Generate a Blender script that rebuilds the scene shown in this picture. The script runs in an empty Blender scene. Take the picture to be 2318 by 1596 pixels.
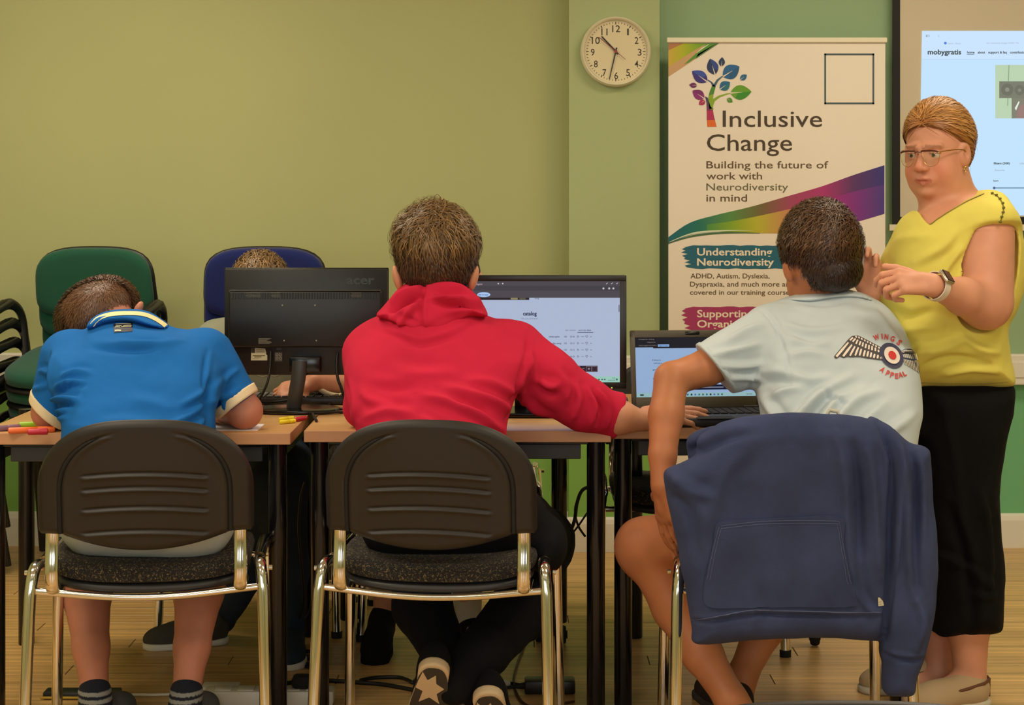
import bpy, bmesh, math, random
import numpy as np
from mathutils import Vector, Matrix
from mathutils.bvhtree import BVHTree
from mathutils.geometry import tessellate_polygon

random.seed(7); rng = np.random.default_rng(7)
S = bpy.context.scene
COL = S.collection
F, CX, HY, CH = 3890.0, 1159.0, 470.0, 1.30          # focal length and horizon of the photograph (px), camera height (m)
PI = math.pi

# ------------------------------------------------------------------ camera, world, lights, exposure
cam_d = bpy.data.cameras.new('camera'); cam = bpy.data.objects.new('camera', cam_d); COL.objects.link(cam)
cam.location = (0, 0, CH); cam.rotation_euler = (PI/2, 0, 0)
cam_d.sensor_width = 36; cam_d.lens = 36*F/2318; cam_d.shift_y = (HY-798)/2318.0
cam_d.clip_start = 0.05
S.camera = cam
S.view_settings.view_transform = 'Standard'; S.view_settings.look = 'None'
S.view_settings.gamma = 1; S.view_settings.use_curve_mapping = False
S.view_settings.exposure = 0.0
w = bpy.data.worlds.new('world'); S.world = w; w.use_nodes = True
w.node_tree.nodes['Background'].inputs[0].default_value = (1.0, 0.90, 0.74, 1)
w.node_tree.nodes['Background'].inputs[1].default_value = 0.08

def area(name, loc, rot, sx, sy, power, col):
    l = bpy.data.lights.new(name, 'AREA'); l.shape = 'RECTANGLE'; l.size = sx; l.size_y = sy
    l.energy = power; l.color = col
    o = bpy.data.objects.new(name, l); COL.objects.link(o); o.location = loc; o.rotation_euler = rot
    return o
WARM = (1.0, 0.87, 0.69); COOL = (0.92, 0.96, 1.0)
CEIL = 2.75
PANELS = [(-1.5, 5.1), (1.5, 5.1), (-1.5, 3.0), (1.5, 3.0), (-1.5, 0.8), (1.5, 0.8)]
PPOW = [28, 20, 28, 25, 16, 16]
for (x, y), pw in zip(PANELS, PPOW):
    area('panel_lamp', (x, y, CEIL-0.03), (0, 0, 0), 1.1, 0.55, pw, WARM)
for i, x in enumerate((-2.4, -0.2, 2.0)):
    area('window_light', (x, -1.93, 1.55), (PI/2, 0, 0), 1.3, 1.3, 9.5, COOL)

# ------------------------------------------------------------------ colours and materials
def lin(c):
    c = c/255.0
    return c/12.92 if c <= 0.04045 else ((c+0.055)/1.055)**2.4
def rgb(r, g, b): return (lin(r), lin(g), lin(b), 1.0)
MATS = {}
def mat(name, col=None, rough=0.6, metal=0.0, bump=0.0, bscale=200.0, var=0.0, vscale=8.0, stretch=None, vcol=False,
        emit=0.0, spec=0.5, sheen=0.0, sss=0.0, coat=0.0, speck=None, rand=0.0, bdist=0.002, rvar=0.0):
    if name in MATS: return MATS[name]
    m = bpy.data.materials.new(name); m.use_nodes = True; MATS[name] = m
    nt = m.node_tree; N = nt.nodes; L = nt.links; b = N['Principled BSDF']
    b.inputs['Roughness'].default_value = rough; b.inputs['Metallic'].default_value = metal
    b.inputs['Specular IOR Level'].default_value = spec
    if sheen: b.inputs['Sheen Weight'].default_value = sheen; b.inputs['Sheen Roughness'].default_value = 0.5
    if coat: b.inputs['Coat Weight'].default_value = coat; b.inputs['Coat Roughness'].default_value = 0.15
    if sss:
        b.inputs['Subsurface Weight'].default_value = sss; b.inputs['Subsurface Radius'].default_value = (1, 0.35, 0.2)
        b.inputs['Subsurface Scale'].default_value = 0.008
    tc = N.new('ShaderNodeTexCoord'); mp = N.new('ShaderNodeMapping'); L.new(tc.outputs['Object'], mp.inputs[0])
    if stretch: mp.inputs['Scale'].default_value = stretch
    src = None
    if vcol:
        a = N.new('ShaderNodeAttribute'); a.attribute_name = 'Col'; src = a.outputs['Color']
    else:
        r = N.new('ShaderNodeRGB'); r.outputs[0].default_value = col; src = r.outputs[0]
    if emit:
        e = N.new('ShaderNodeEmission'); e.inputs[1].default_value = emit; L.new(src, e.inputs[0])
        L.new(e.outputs[0], N['Material Output'].inputs[0]); return m
    def mixmul(src, fac_out, lo, hi):
        mr = N.new('ShaderNodeMapRange'); L.new(fac_out, mr.inputs[0]); mr.inputs[3].default_value = lo; mr.inputs[4].default_value = hi
        mx = N.new('ShaderNodeVectorMath'); mx.operation = 'SCALE'; L.new(src, mx.inputs[0]); L.new(mr.outputs[0], mx.inputs['Scale'])
        return mx.outputs[0]
    if var:
        n = N.new('ShaderNodeTexNoise'); n.inputs['Scale'].default_value = vscale; n.inputs['Detail'].default_value = 5
        L.new(mp.outputs[0], n.inputs[0]); 
        mr = N.new('ShaderNodeMapRange'); L.new(n.outputs[0], mr.inputs[0]); mr.inputs[1].default_value = .3; mr.inputs[2].default_value = .7
        src = mixmul(src, mr.outputs[0], 1-var, 1+var)
        if rvar:
            mr2 = N.new('ShaderNodeMapRange'); L.new(n.outputs[0], mr2.inputs[0]); mr2.inputs[1].default_value=.3; mr2.inputs[2].default_value=.7
            mr2.inputs[3].default_value = rough-rvar; mr2.inputs[4].default_value = rough+rvar; L.new(mr2.outputs[0], b.inputs['Roughness'])
    if rand:
        oi = N.new('ShaderNodeObjectInfo'); src = mixmul(src, oi.outputs['Random'], 1-rand, 1+rand)
    if speck:
        n = N.new('ShaderNodeTexNoise'); n.inputs['Scale'].default_value = speck[1]; n.inputs['Detail'].default_value = 3; n.inputs['Distortion'].default_value=1.2
        L.new(tc.outputs['Object'], n.inputs[0])
        mr = N.new('ShaderNodeMapRange'); L.new(n.outputs[0], mr.inputs[0]); mr.inputs[1].default_value = speck[2]; mr.inputs[2].default_value = speck[3]
        mx = N.new('ShaderNodeMix'); mx.data_type = 'RGBA'; L.new(mr.outputs[0], mx.inputs[0]); L.new(src, mx.inputs[6]); mx.inputs[7].default_value = speck[0]
        src = mx.outputs[2]
    L.new(src, b.inputs['Base Color'])
    if bump:
        n = N.new('ShaderNodeTexNoise'); n.inputs['Scale'].default_value = bscale; n.inputs['Detail'].default_value = 3
        L.new(mp.outputs[0], n.inputs[0]); bp = N.new('ShaderNodeBump'); bp.inputs['Strength'].default_value = bump; bp.inputs['Distance'].default_value = bdist
        L.new(n.outputs[0], bp.inputs['Height']); L.new(bp.outputs[0], b.inputs['Normal'])
    return m

# ------------------------------------------------------------------ objects
ORG = {}
def link(name, me, parent=None):
    o = bpy.data.objects.new(name, me); COL.objects.link(o)
    if parent is not None: o.parent = parent
    return o
def tag(o, label=None, cat=None, group=None, kind=None):
    if label: o['label'] = label
    if cat: o['category'] = cat
    if group: o['group'] = group
    if kind: o['kind'] = kind
    return o
def root(name, loc, label, cat, rz=0.0, group=None):
    o = bpy.data.objects.new(name, None); COL.objects.link(o); o.location = loc; o.rotation_euler = (0, 0, rz)
    o.empty_display_size = 0.1
    tag(o, label, cat, group); ORG[o.name] = (tuple(loc), rz); return o
def mk(name, V, Fc, m, parent=None, smooth=False, cols=None, world=False, label=None, fcols=None):
    """link one mesh object; with world=True V is in world space and is moved into the parent's frame"""
    V = np.asarray(V, dtype=np.float64).reshape(-1, 3)
    if parent is not None and world:
        (ox, oy, oz), rz = ORG[parent.name]
        V = V - np.array([ox, oy, oz]); c, s = math.cos(-rz), math.sin(-rz)
        V = np.stack([V[:, 0]*c-V[:, 1]*s, V[:, 0]*s+V[:, 1]*c, V[:, 2]], 1)
    me = bpy.data.meshes.new(name)
    if isinstance(Fc, np.ndarray):
        n = Fc.shape[1]; me.vertices.add(len(V)); me.vertices.foreach_set('co', V.astype(np.float32).ravel())
        me.loops.add(Fc.size); me.loops.foreach_set('vertex_index', Fc.astype(np.int32).ravel())
        me.polygons.add(len(Fc)); me.polygons.foreach_set('loop_start', (np.arange(len(Fc))*n).astype(np.int32))
        me.update(calc_edges=True)
    else:
        me.from_pydata([tuple(v) for v in V], [], [tuple(f) for f in Fc]); me.update()
    if smooth: me.polygons.foreach_set('use_smooth', [True]*len(me.polygons))
    if cols is not None:
        a = me.color_attributes.new('Col', 'FLOAT_COLOR', 'POINT'); c = np.ones((len(V), 4), np.float32); c[:, :3] = np.asarray(cols)[:, :3]
        a.data.foreach_set('color', c.ravel())
    if m is not None: me.materials.append(m)
    o = link(name, me, parent)
    ORG[o.name] = ORG[parent.name] if parent is not None else ((0, 0, 0), 0)
    if label: o['label'] = label
    return o
class MB:
    """collects shapes into one mesh"""
    def __init__(s): s.V = []; s.F = []; s.C = []
    def add(s, V, Fc, col=None):
        n = len(s.V); s.V += [tuple(v) for v in V]; s.F += [tuple(i+n for i in f) for f in Fc]
        s.C += [col if col is not None else (1, 1, 1, 1)]*len(V); return s
    def box(s, c, d, bev=0.0, rot=None, col=None, seg=2):
        bm = bmesh.new(); bmesh.ops.create_cube(bm, size=1); bmesh.ops.scale(bm, vec=d, verts=bm.verts)
        if bev: bmesh.ops.bevel(bm, geom=list(bm.edges), offset=bev, segments=seg, profile=0.5, affect='EDGES')
        if rot is not None: bmesh.ops.transform(bm, matrix=rot.to_4x4(), verts=bm.verts)
        bmesh.ops.translate(bm, vec=c, verts=bm.verts); bm.verts.index_update()
        s.add([v.co[:] for v in bm.verts], [[v.index for v in f.verts] for f in bm.faces], col); bm.free(); return s
    def tube(s, path, r, n=12, r2=None, col=None, cap=True, up=None, samples=0):
        P = np.array(path, float)
        if samples: P = catmull(P, samples)
        rr = np.full(len(P), r) if np.isscalar(r) else np.interp(np.linspace(0, 1, len(P)), np.linspace(0, 1, len(r)), r)
        T = np.gradient(P, axis=0); T /= np.linalg.norm(T, axis=1)[:, None]+1e-12
        u = np.array(up, float) if up is not None else (np.array([0, 0, 1.]) if abs(T[0][2]) < .9 else np.array([1., 0, 0]))
        u = u - T[0]*u.dot(T[0]); u /= np.linalg.norm(u); V = []
        for i in range(len(P)):
            u = u - T[i]*u.dot(T[i]); u /= np.linalg.norm(u)+1e-12; v = np.cross(T[i], u); k = (r2/r if (r2 and np.isscalar(r)) else 1)
            for j in range(n):
                a = 2*PI*j/n; V.append(P[i]+rr[i]*(math.cos(a)*u+k*math.sin(a)*v))
        Fc = [[i*n+j, i*n+(j+1) % n, (i+1)*n+(j+1) % n, (i+1)*n+j] for i in range(len(P)-1) for j in range(n)]
        if cap: Fc += [list(range(n))[::-1], [(len(P)-1)*n+j for j in range(n)]]
        return s.add(V, Fc, col)
    def lathe(s, prof, c=(0, 0, 0), n=32, axis='Z', col=None):
        V = []; 
        for (r, h) in prof:
            for j in range(n):
                a = 2*PI*j/n; x, y = r*math.cos(a), r*math.sin(a)
                p = {'Z': (x, y, h), 'Y': (x, h, y), 'X': (h, x, y)}[axis]; V.append((p[0]+c[0], p[1]+c[1], p[2]+c[2]))
        Fc = [[i*n+j, i*n+(j+1) % n, (i+1)*n+(j+1) % n, (i+1)*n+j] for i in range(len(prof)-1) for j in range(n)]
        Fc += [list(range(n))[::-1], [(len(prof)-1)*n+j for j in range(n)]]
        return s.add(V, Fc, col)
    def prism(s, pts, y0, y1, fn=lambda x, z, y: (x, y, z), col=None):
        n = len(pts); V = [fn(p[0], p[1], y0) for p in pts]+[fn(p[0], p[1], y1) for p in pts]
        tri = tessellate_polygon([[Vector((p[0], p[1], 0)) for p in pts]])
        Fc = [list(t) for t in tri]+[[i+n for i in t][::-1] for t in tri]+[[i, (i+1) % n, (i+1) % n+n, i+n] for i in range(n)]
        return s.add(V, Fc, col)
    def make(s, name, m, parent=None, smooth=False, world=False, cols=False, label=None, angle=None):
        o = mk(name, s.V, s.F, m, parent, smooth, (np.array(s.C) if cols else None), world, label)
        if angle is not None: smooth_by_angle(o.data, angle)
        else:
            bm = bmesh.new(); bm.from_mesh(o.data); bmesh.ops.recalc_face_normals(bm, faces=bm.faces); bm.to_mesh(o.data); bm.free()
        return o
def smooth_by_angle(me, deg=35):
    bm = bmesh.new(); bm.from_mesh(me); bmesh.ops.recalc_face_normals(bm, faces=bm.faces)
    for f in bm.faces: f.smooth = True
    for e in bm.edges:
        if len(e.link_faces) == 2 and e.calc_face_angle(0) > math.radians(deg): e.smooth = False
    bm.to_mesh(me); bm.free()
def catmull(P, k, closed=False):
    P = np.asarray(P, float); n = len(P); out = []
    rngi = range(n) if closed else range(n-1)
    for i in rngi:
        if closed: p0, p1, p2, p3 = P[(i-1) % n], P[i], P[(i+1) % n], P[(i+2) % n]
        else: p0, p1, p2, p3 = P[max(i-1, 0)], P[i], P[i+1], P[min(i+2, n-1)]
        for t in np.arange(k)/k:
            out.append(0.5*((2*p1)+(-p0+p2)*t+(2*p0-5*p1+4*p2-p3)*t*t+(-p0+3*p1-3*p2+p3)*t**3))
    if not closed: out.append(P[-1])
    return np.array(out)
def W(px, py, Y): return np.array([(px-CX)*Y/F, Y, CH-(py-HY)*Y/F])
def copy_tree(o, parent=None):
    c = o.copy(); COL.objects.link(c); c.parent = parent
    for ch in o.children: copy_tree(ch, c)
    if parent is None:
        ORG[c.name] = ORG.get(o.name)
    return c
def place(o, loc, rz=0.0, label=None, group=None):
    o.location = loc; o.rotation_euler = (0, 0, rz); ORG[o.name] = (tuple(loc), rz)
    if label: o['label'] = label
    if group: o['group'] = group
    return o

# ------------------------------------------------------------------ flat print: lettering and shapes on a plane
_tc = {}
def text_geo(txt, bold=0.0, spacing=1.0):
    key = (txt, bold, spacing)
    if key in _tc: return _tc[key]
    cu = bpy.data.curves.new('t', 'FONT'); cu.body = txt; cu.size = 1; cu.resolution_u = 3; cu.offset = bold; cu.space_character = spacing
    o = bpy.data.objects.new('t', cu); me = o.to_mesh()
    V = np.array([v.co[:2] for v in me.vertices]).reshape(-1, 2); Fc = [list(p.vertices) for p in me.polygons]
    o.to_mesh_clear(); bpy.data.objects.remove(o); bpy.data.curves.remove(cu)
    _tc[key] = (V, Fc); return V, Fc
def text_px(txt, x0, base, width, cap, bold=0.0, spacing=1.0):
    """letters as 2D pixel polygons: left edge x0, baseline y, width and cap height in px"""
    V, Fc = text_geo(txt, bold, spacing)
    if not len(V): return V, Fc
    mn, mx = V[:, 0].min(), V[:, 0].max(); sx = width/(mx-mn); sy = cap/0.73
    return np.stack([x0+(V[:, 0]-mn)*sx, base-V[:, 1]*sy], 1), Fc
class Print:
    """flat shapes given in photo pixels, mapped on a real surface by fn(px,py,layer)"""
    def __init__(s, fn): s.fn = fn; s.mb = MB()
    def poly(s, pts, col, layer=0):
        tri = tessellate_polygon([[Vector((p[0], p[1], 0)) for p in pts]])
        s.mb.add([s.fn(p[0], p[1], layer) for p in pts], [list(t) for t in tri], col); return s
    def rect(s, x0, y0, x1, y1, col, layer=0): return s.poly([(x0, y0), (x1, y0), (x1, y1), (x0, y1)], col, layer)
    def text(s, txt, x0, base, width, cap, col, layer=1, bold=0.0, spacing=1.0, rot=None):
        V, Fc = text_px(txt, x0, base, width, cap, bold, spacing)
        if rot is not None:
            a = math.radians(rot); c = np.array([x0, base]); d = V-c; V = c+np.stack([d[:, 0]*math.cos(a)-d[:, 1]*math.sin(a), d[:, 0]*math.sin(a)+d[:, 1]*math.cos(a)], 1)
        s.mb.add([s.fn(p[0], p[1], layer) for p in V], Fc, col); return s
    def line(s, pts, wd, col, layer=1):
        P = np.array(pts, float); T = np.gradient(P, axis=0); T /= np.linalg.norm(T, axis=1)[:, None]+1e-9; Nn = np.stack([-T[:, 1], T[:, 0]], 1)
        wv = np.full(len(P), wd) if np.isscalar(wd) else np.interp(np.linspace(0, 1, len(P)), np.linspace(0, 1, len(wd)), wd)
        A = P+Nn*wv[:, None]/2; B = P-Nn*wv[:, None]/2; n = len(P)
        s.mb.add([s.fn(p[0], p[1], layer) for p in list(A)+list(B)], [[i, i+1, n+i+1, n+i] for i in range(n-1)], col); return s
    def band(s, top, bot, cols, layer=0):
        """strip between two curves with colours running along it"""
        n = len(top); c = np.array(cols); t = np.linspace(0, 1, n); tt = np.linspace(0, 1, len(c))
        base = len(s.mb.V)
        for P in (top, bot):
            for i, p in enumerate(P):
                s.mb.V.append(tuple(s.fn(p[0], p[1], layer))); s.mb.C.append(tuple(np.interp(t[i], tt, c[:, k]) for k in range(4)))
        s.mb.F += [(base+i, base+i+1, base+n+i+1, base+n+i) for i in range(n-1)]; return s
    def ellipse(s, cx, cy, rx, ry, col, layer=0, rot=0, n=28):
        a = math.radians(rot)
        return s.poly([(cx+rx*math.cos(t)*math.cos(a)-ry*math.sin(t)*math.sin(a), cy+rx*math.cos(t)*math.sin(a)+ry*math.sin(t)*math.cos(a)) for t in np.linspace(0, 2*PI, n, endpoint=False)], col, layer)
    def make(s, name, m, parent, label=None):
        return mk(name, s.mb.V, s.mb.F, m, parent, False, np.array(s.mb.C), world=True, label=label)
def flat_at(Y, step=0.0004):
    return lambda px, py, l: W(px, py, Y-0.0006-step*l)
def plane_fn(p0, nrm, step=0.0004):
    p0 = np.array(p0, float); nrm = np.array(nrm, float); nrm /= np.linalg.norm(nrm)
    def fn(px, py, l):
        d = np.array([(px-CX)/F, 1.0, -(py-HY)/F]); o = np.array([0, 0, CH]); q = p0+nrm*(0.0006+step*l)
        return o+d*((q-o).dot(nrm)/d.dot(nrm))
    return fn
PRINT = mat('printed_ink', vcol=True, rough=0.55)
# ------------------------------------------------------------------ the room
M_UP = mat('wall_paint_upper', rgb(177, 180, 124), rough=0.75, var=0.03, vscale=1.2, bump=0.15, bscale=350, bdist=0.0006)
M_UPG = mat('wall_paint_recess', rgb(148, 176, 134), rough=0.75, var=0.03, vscale=1.2, bump=0.15, bscale=350, bdist=0.0006)
M_LO = mat('wall_paint_lower', rgb(128, 178, 82), rough=0.7, var=0.03, vscale=1.2)
M_LOG = mat('wall_paint_lower_recess', rgb(110, 178, 125), rough=0.7, var=0.03, vscale=1.2)
M_WHITE = mat('white_gloss_paint', rgb(226, 222, 206), rough=0.35)
M_CEIL = mat('ceiling_tile', rgb(225, 224, 215), rough=0.9, bump=0.3, bscale=120)
YL, YP, YR = 6.62, 6.50, 6.58          # wall planes: left field, pier, right field
XA, XB = (1288-CX)*YP/F, (1493-CX)*YP/F
XW0, XW1 = -3.3, 3.6
DADO0, DADO1 = 0.625, 0.742
def struct(o, name=None):
    o['kind'] = 'structure'; return o
def wallbox(name, x0, x1, y0, y1, z0, z1, m, parent=None):
    mb = MB(); mb.box(((x0+x1)/2, (y0+y1)/2, (z0+z1)/2), (x1-x0, y1-y0, z1-z0)); o = mb.make(name, m, parent)
    if parent is None: struct(o)
    return o
wl = wallbox('wall_left_field', XW0, XA, YL, YL+0.15, DADO0, CEIL, M_UP)
wallbox('lower_wall', XW0, XA, YL, YL+0.15, 0, DADO0, M_LO, wl)
M_UPP = mat('wall_paint_pier', rgb(172, 184, 132), rough=0.75, var=0.03, vscale=1.2, bump=0.15, bscale=350, bdist=0.0006)
wp = wallbox('wall_pier', XA, XB, YP, YL+0.15, DADO0, CEIL, M_UPP)
wallbox('lower_wall', XA, XB, YP, YL+0.15, 0, DADO0, M_LO, wp)
wr = wallbox('wall_right_field', XB, XW1, YR, YR+0.15, DADO0, CEIL, M_UPG)
wallbox('lower_wall', XB, XW1, YR, YR+0.15, 0, DADO0, M_LOG, wr)
wallbox('wall_west', XW0-0.15, XW0, -2.1, YL+0.15, 0, CEIL, M_UP)
wallbox('wall_east', XW1, XW1+0.15, -2.1, YR+0.15, 0, CEIL, M_UP)
# camera-side wall with three windows
ws = MB(); wx = (-2.4, -0.2, 2.0)
ws.box((0.15, -2.05, 0.43), (6.9, 0.12, 0.86)); ws.box((0.15, -2.05, 2.5), (6.9, 0.12, 0.5))
for a, b in ((XW0, -3.07), (-1.73, -0.87), (0.47, 1.33), (2.67, XW1)): ws.box(((a+b)/2, -2.05, 1.555), (b-a, 0.12, 1.39))
struct(ws.make('wall_south', M_UP))
M_GLASS = mat('daylight_glass', rgb(235, 240, 240), emit=3.2)
for i, x in enumerate(wx):
    f = MB()
    for dx in (-0.66, 0, 0.66): f.box((x+dx, -2.03, 1.555), (0.05, 0.08, 1.39), 0.004)
    for z in (0.88, 2.23): f.box((x, -2.03, z), (1.34, 0.08, 0.05), 0.004)
    fo = struct(f.make('window_%d' % (i+1), M_WHITE))
    for dx in (-0.33, 0.33):
        p = MB(); p.box((x+dx, -2.05, 1.555), (0.61, 0.01, 1.3)); p.make('pane', M_GLASS, fo)
wallbox('ceiling', XW0-.1, XW1+.1, -2.1, 6.8, CEIL, CEIL+0.1, M_CEIL)
M_LAMP = mat('lamp_diffuser', rgb(255, 226, 170), emit=2.2)
for x, y in PANELS:
    f = MB()
    for dx in (-.59, .59): f.box((x+dx, y, CEIL-0.012), (0.03, 0.63, 0.024))
    for dy in (-.3, .3): f.box((x, y+dy, CEIL-0.012), (1.15, 0.03, 0.024))
    fo = f.make('ceiling_light', M_WHITE); tag(fo, 'flat rectangular ceiling light panel out of the frame, %s row, %s side' % ({5.1: 'nearest the wall', 3.0: 'middle', 0.8: 'nearest the windows'}[y], 'left' if x < 0 else 'right'), 'light', 'ceiling light panels')
    d = MB(); d.box((x, y, CEIL-0.006), (1.14, 0.57, 0.006)); d.make('diffuser', M_LAMP, fo)
# skirting boards and dado trunking
def skirt(name, x0, x1, y):
    mb = MB(); prof = [(0, 0), (-0.018, 0), (-0.018, 0.105), (-0.013, 0.122), (-0.004, 0.13), (0, 0.13)]
    V = [(x0, y+a, z) for a, z in prof]+[(x1, y+a, z) for a, z in prof]; n = len(prof)
    mb.add(V, [[i, (i+1) % n, n+(i+1) % n, n+i] for i in range(n)]+[list(range(n)), [n+i for i in range(n)][::-1]])
    return struct(mb.make(name, M_WHITE))
skirt('baseboard_left', XW0, XA, YL); skirt('baseboard_pier', XA-0.018, XB+.018, YP); skirt('baseboard_right', XB+.018, XW1, YR)
def dado(name, x0, x1, y):
    mb = MB(); mb.box(((x0+x1)/2, y-0.024, (DADO0+DADO1)/2), (x1-x0, 0.048, DADO1-DADO0), 0.006)
    o = struct(mb.make(name, M_WHITE)); l = MB(); l.box(((x0+x1)/2, y-0.049, (DADO0+DADO1)/2), (x1-x0-.01, 0.006, 0.06), 0.002); l.make('trunking_lid', M_WHITE, o)
    return o
dado('trim_1', XW0, XA-.02, YL); dado('trim_2', XA, XB, YP); dado('trim_3', XB+.02, XW1, YR)

# floor: strips of wood-look plank, each an object
M_SUB = mat('floor_joint', rgb(92, 62, 30), rough=0.8)
M_PL = mat('floor_plank', rgb(206, 164, 102), rough=0.34, var=0.34, vscale=3.4, stretch=(0.42, 15, 1), rand=0.10, bump=0.05, bscale=14, bdist=0.0006, rvar=0.05)
fl = MB(); fl.box((0.15, 2.35, -0.052), (7.1, 9.1, 0.1)); fl = struct(fl.make('floor', M_SUB))
pm = MB(); pm.box((0, 0, 0), (1.197, 0.0975, 0.006), 0.0008, seg=1)
pl0 = pm.make('plank', M_PL, fl); first = True
rows = np.arange(3.35, 6.7, 0.099)
k = 0
for i, y in enumerate(rows):
    off = (i*0.437) % 1.2; hw = 0.298*y+0.3
    for j in range(-4, 5):
        x = j*1.2+off
        if x+0.6 < -hw or x-0.6 > hw or x-0.6 < XW0 or x+0.6 > XW1 or y > 6.63: continue
        p = pl0 if first else pl0.copy()
        if not first: COL.objects.link(p); p.parent = fl
        first = False; p.location = (x, y, -0.003); k += 1
# the rest of the floor, nearer than the picture's lower edge, as plain boards in one mesh
rb = MB()
for i, y in enumerate(np.arange(3.251, -2.0, -0.099)):
    off = (i*0.437) % 1.2
    for j in range(-3, 4): rb.box((j*1.2+off*0.9, y, -0.003), (1.19, 0.0975, 0.006))
o = rb.make('near_planks', M_PL, fl); o['kind'] = 'stuff'

# ------------------------------------------------------------------ wall clock
CY = YP
cc = W(1393, 118, CY); Rk = 80*CY/F
ck = root('wall_clock', (cc[0], CY, cc[2]), 'round white-rimmed analogue wall clock high on the pale green pier', 'clock')
M_CLK = mat('clock_plastic', rgb(232, 222, 192), rough=0.3)
M_FACE = mat('clock_face', rgb(222, 208, 168), rough=0.5)
M_BLK = mat('black_matt', rgb(26, 24, 22), rough=0.5)
M_REDH = mat('red_hand', rgb(150, 60, 45), rough=0.5)
mb = MB(); mb.lathe([(Rk*.4, -.001), (Rk*.97, -.001), (Rk, -.012), (Rk*.985, -.032), (Rk*.94, -.040), (Rk*.90, -.036), (Rk*.885, -.022), (Rk*.4, -.020)], axis='Y', n=64); mb.make('rim', M_CLK, ck, angle=50)
mb = MB(); mb.lathe([(Rk*.05, -.0205), (Rk*.88, -.0205), (Rk*.88, -.023), (Rk*.05, -.023)], axis='Y', n=64); mb.make('dial', M_FACE, ck)
pr = Print(lambda px, py, l: np.array([(px-1393)*CY/F+cc[0], CY-0.0234, cc[2]-(py-118)*CY/F]))
dk = rgb(62, 52, 36)
for h in range(12):
    a = 2*PI*h/12; t = str(h if h else 12); x, y = 1394+53*math.sin(a), 119-53*math.cos(a); wd = 8.5 if len(t) == 1 else 18
    if t in '1': wd = 4
    if t == '11': wd = 14
    pr.text(t, x-wd/2, y+8, wd, 16, dk, bold=0.008)
for mnt in range(60):
    a = 2*PI*mnt/60; r0, r1 = (63, 66.5) if mnt % 5 else (61, 67)
    pr.line([(1393+r0*math.sin(a), 118-r0*math.cos(a)), (1393+r1*math.sin(a), 118-r1*math.cos(a))], 1.2 if mnt % 5 else 2.0, dk)
pr.make('numerals', PRINT, ck)
def hand_(name, ang, r0, r1, wdt, y, m):
    a = math.radians(ang); u = np.array([math.sin(a), 0, math.cos(a)]); v = np.array([math.cos(a), 0, -math.sin(a)]); s = CY/F
    V = []
    for yy in (y, y-.001):
        for (r, q) in ((r0, wdt), (r1, wdt*.6), (r1, -wdt*.6), (r0, -wdt)): V.append(u*r*s+v*q*s+np.array([0, yy, 0]))
    MB().add(V, [(0, 1, 2, 3), (7, 6, 5, 4), (0, 1, 5, 4), (1, 2, 6, 5), (2, 3, 7, 6), (3, 0, 4, 7)]).make(name, m, ck)
hand_('hour_hand', -43, -8, 47, 2.2, -.026, M_BLK); hand_('minute_hand', 193, -9, 64, 1.6, -.028, M_BLK); hand_('second_hand', 130, -50, 28, .8, -.030, M_REDH)
mb = MB(); mb.lathe([(.001, -.024), (.006, -.024), (.006, -.032), (.001, -.032)], axis='Y', n=16); mb.make('hub', M_REDH, ck)

# ------------------------------------------------------------------ roll-up banner
BY = 6.45
def bx(px): return (px-CX)*BY/F
def bz(py): return CH-(py-HY)*BY/F
b0 = (bx(1759), BY, 0)
bn = root('roll_up_banner', b0, 'tall white roll-up banner reading Inclusive Change beside the projector screen', 'banner')
M_SHEET = mat('banner_vinyl', rgb(234, 222, 204), rough=0.45); M_ALU = mat('brushed_aluminium', rgb(190, 188, 182), rough=0.35, metal=0.8)
mb = MB(); sx0, sx1 = bx(1513), bx(2004); mb.box(((sx0+sx1)/2, BY+0.001, (bz(92)+0.09)/2), (sx1-sx0, 0.002, bz(92)-0.09)); mb.make('sheet', M_SHEET, bn, world=True)
mb = MB(); mb.box(((sx0+sx1)/2, BY-0.002, bz(91)), (sx1-sx0+0.012, 0.016, 0.019), 0.003); mb.make('top_rail', M_CLK, bn, world=True)
mb = MB(); mb.box(((sx0+sx1)/2, BY+0.01, 0.055), (sx1-sx0+0.03, 0.13, 0.07), 0.02)
for q in (sx0+.1, sx1-.1): mb.box((q, BY-0.02, 0.010), (0.03, 0.24, 0.02), 0.004)
mb.make('base_cassette', M_ALU, bn, world=True)
mb = MB(); mb.tube([((sx0+sx1)/2, BY+0.02, 0.05), ((sx0+sx1)/2, BY+0.02, bz(95))], 0.008); mb.make('support_pole', M_ALU, bn, world=True)
B = Print(flat_at(BY, 0.0003))
ink = rgb(66, 50, 28); ink2 = rgb(96, 74, 44)
# corner swoosh
B.poly([(1513, 98), (1628, 98), (1513, 174)], rgb(202, 160, 110), 0)
B.band([(1513, 98), (1545, 98), (1575, 98), (1600, 98)], [(1513, 152), (1545, 131), (1575, 112), (1600, 98)], [rgb(205, 170, 60), rgb(176, 180, 10), rgb(130, 170, 10), rgb(90, 160, 30)], 1)
B.poly([(1513, 98), (1548, 98), (1513, 114)], rgb(178, 120, 74), 2)
B.poly([(1622, 98), (1628, 98), (1574, 134), (1580, 122)], rgb(86, 120, 60), 2)
B.poly([(1600, 98), (1622, 98), (1560, 141), (1548, 146), (1570, 126)], rgb(80, 145, 40), 2)
B.line([(1605, 100), (1590, 109), (1577, 120)], [1, 3, .6], rgb(222, 225, 190), 3)
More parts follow.
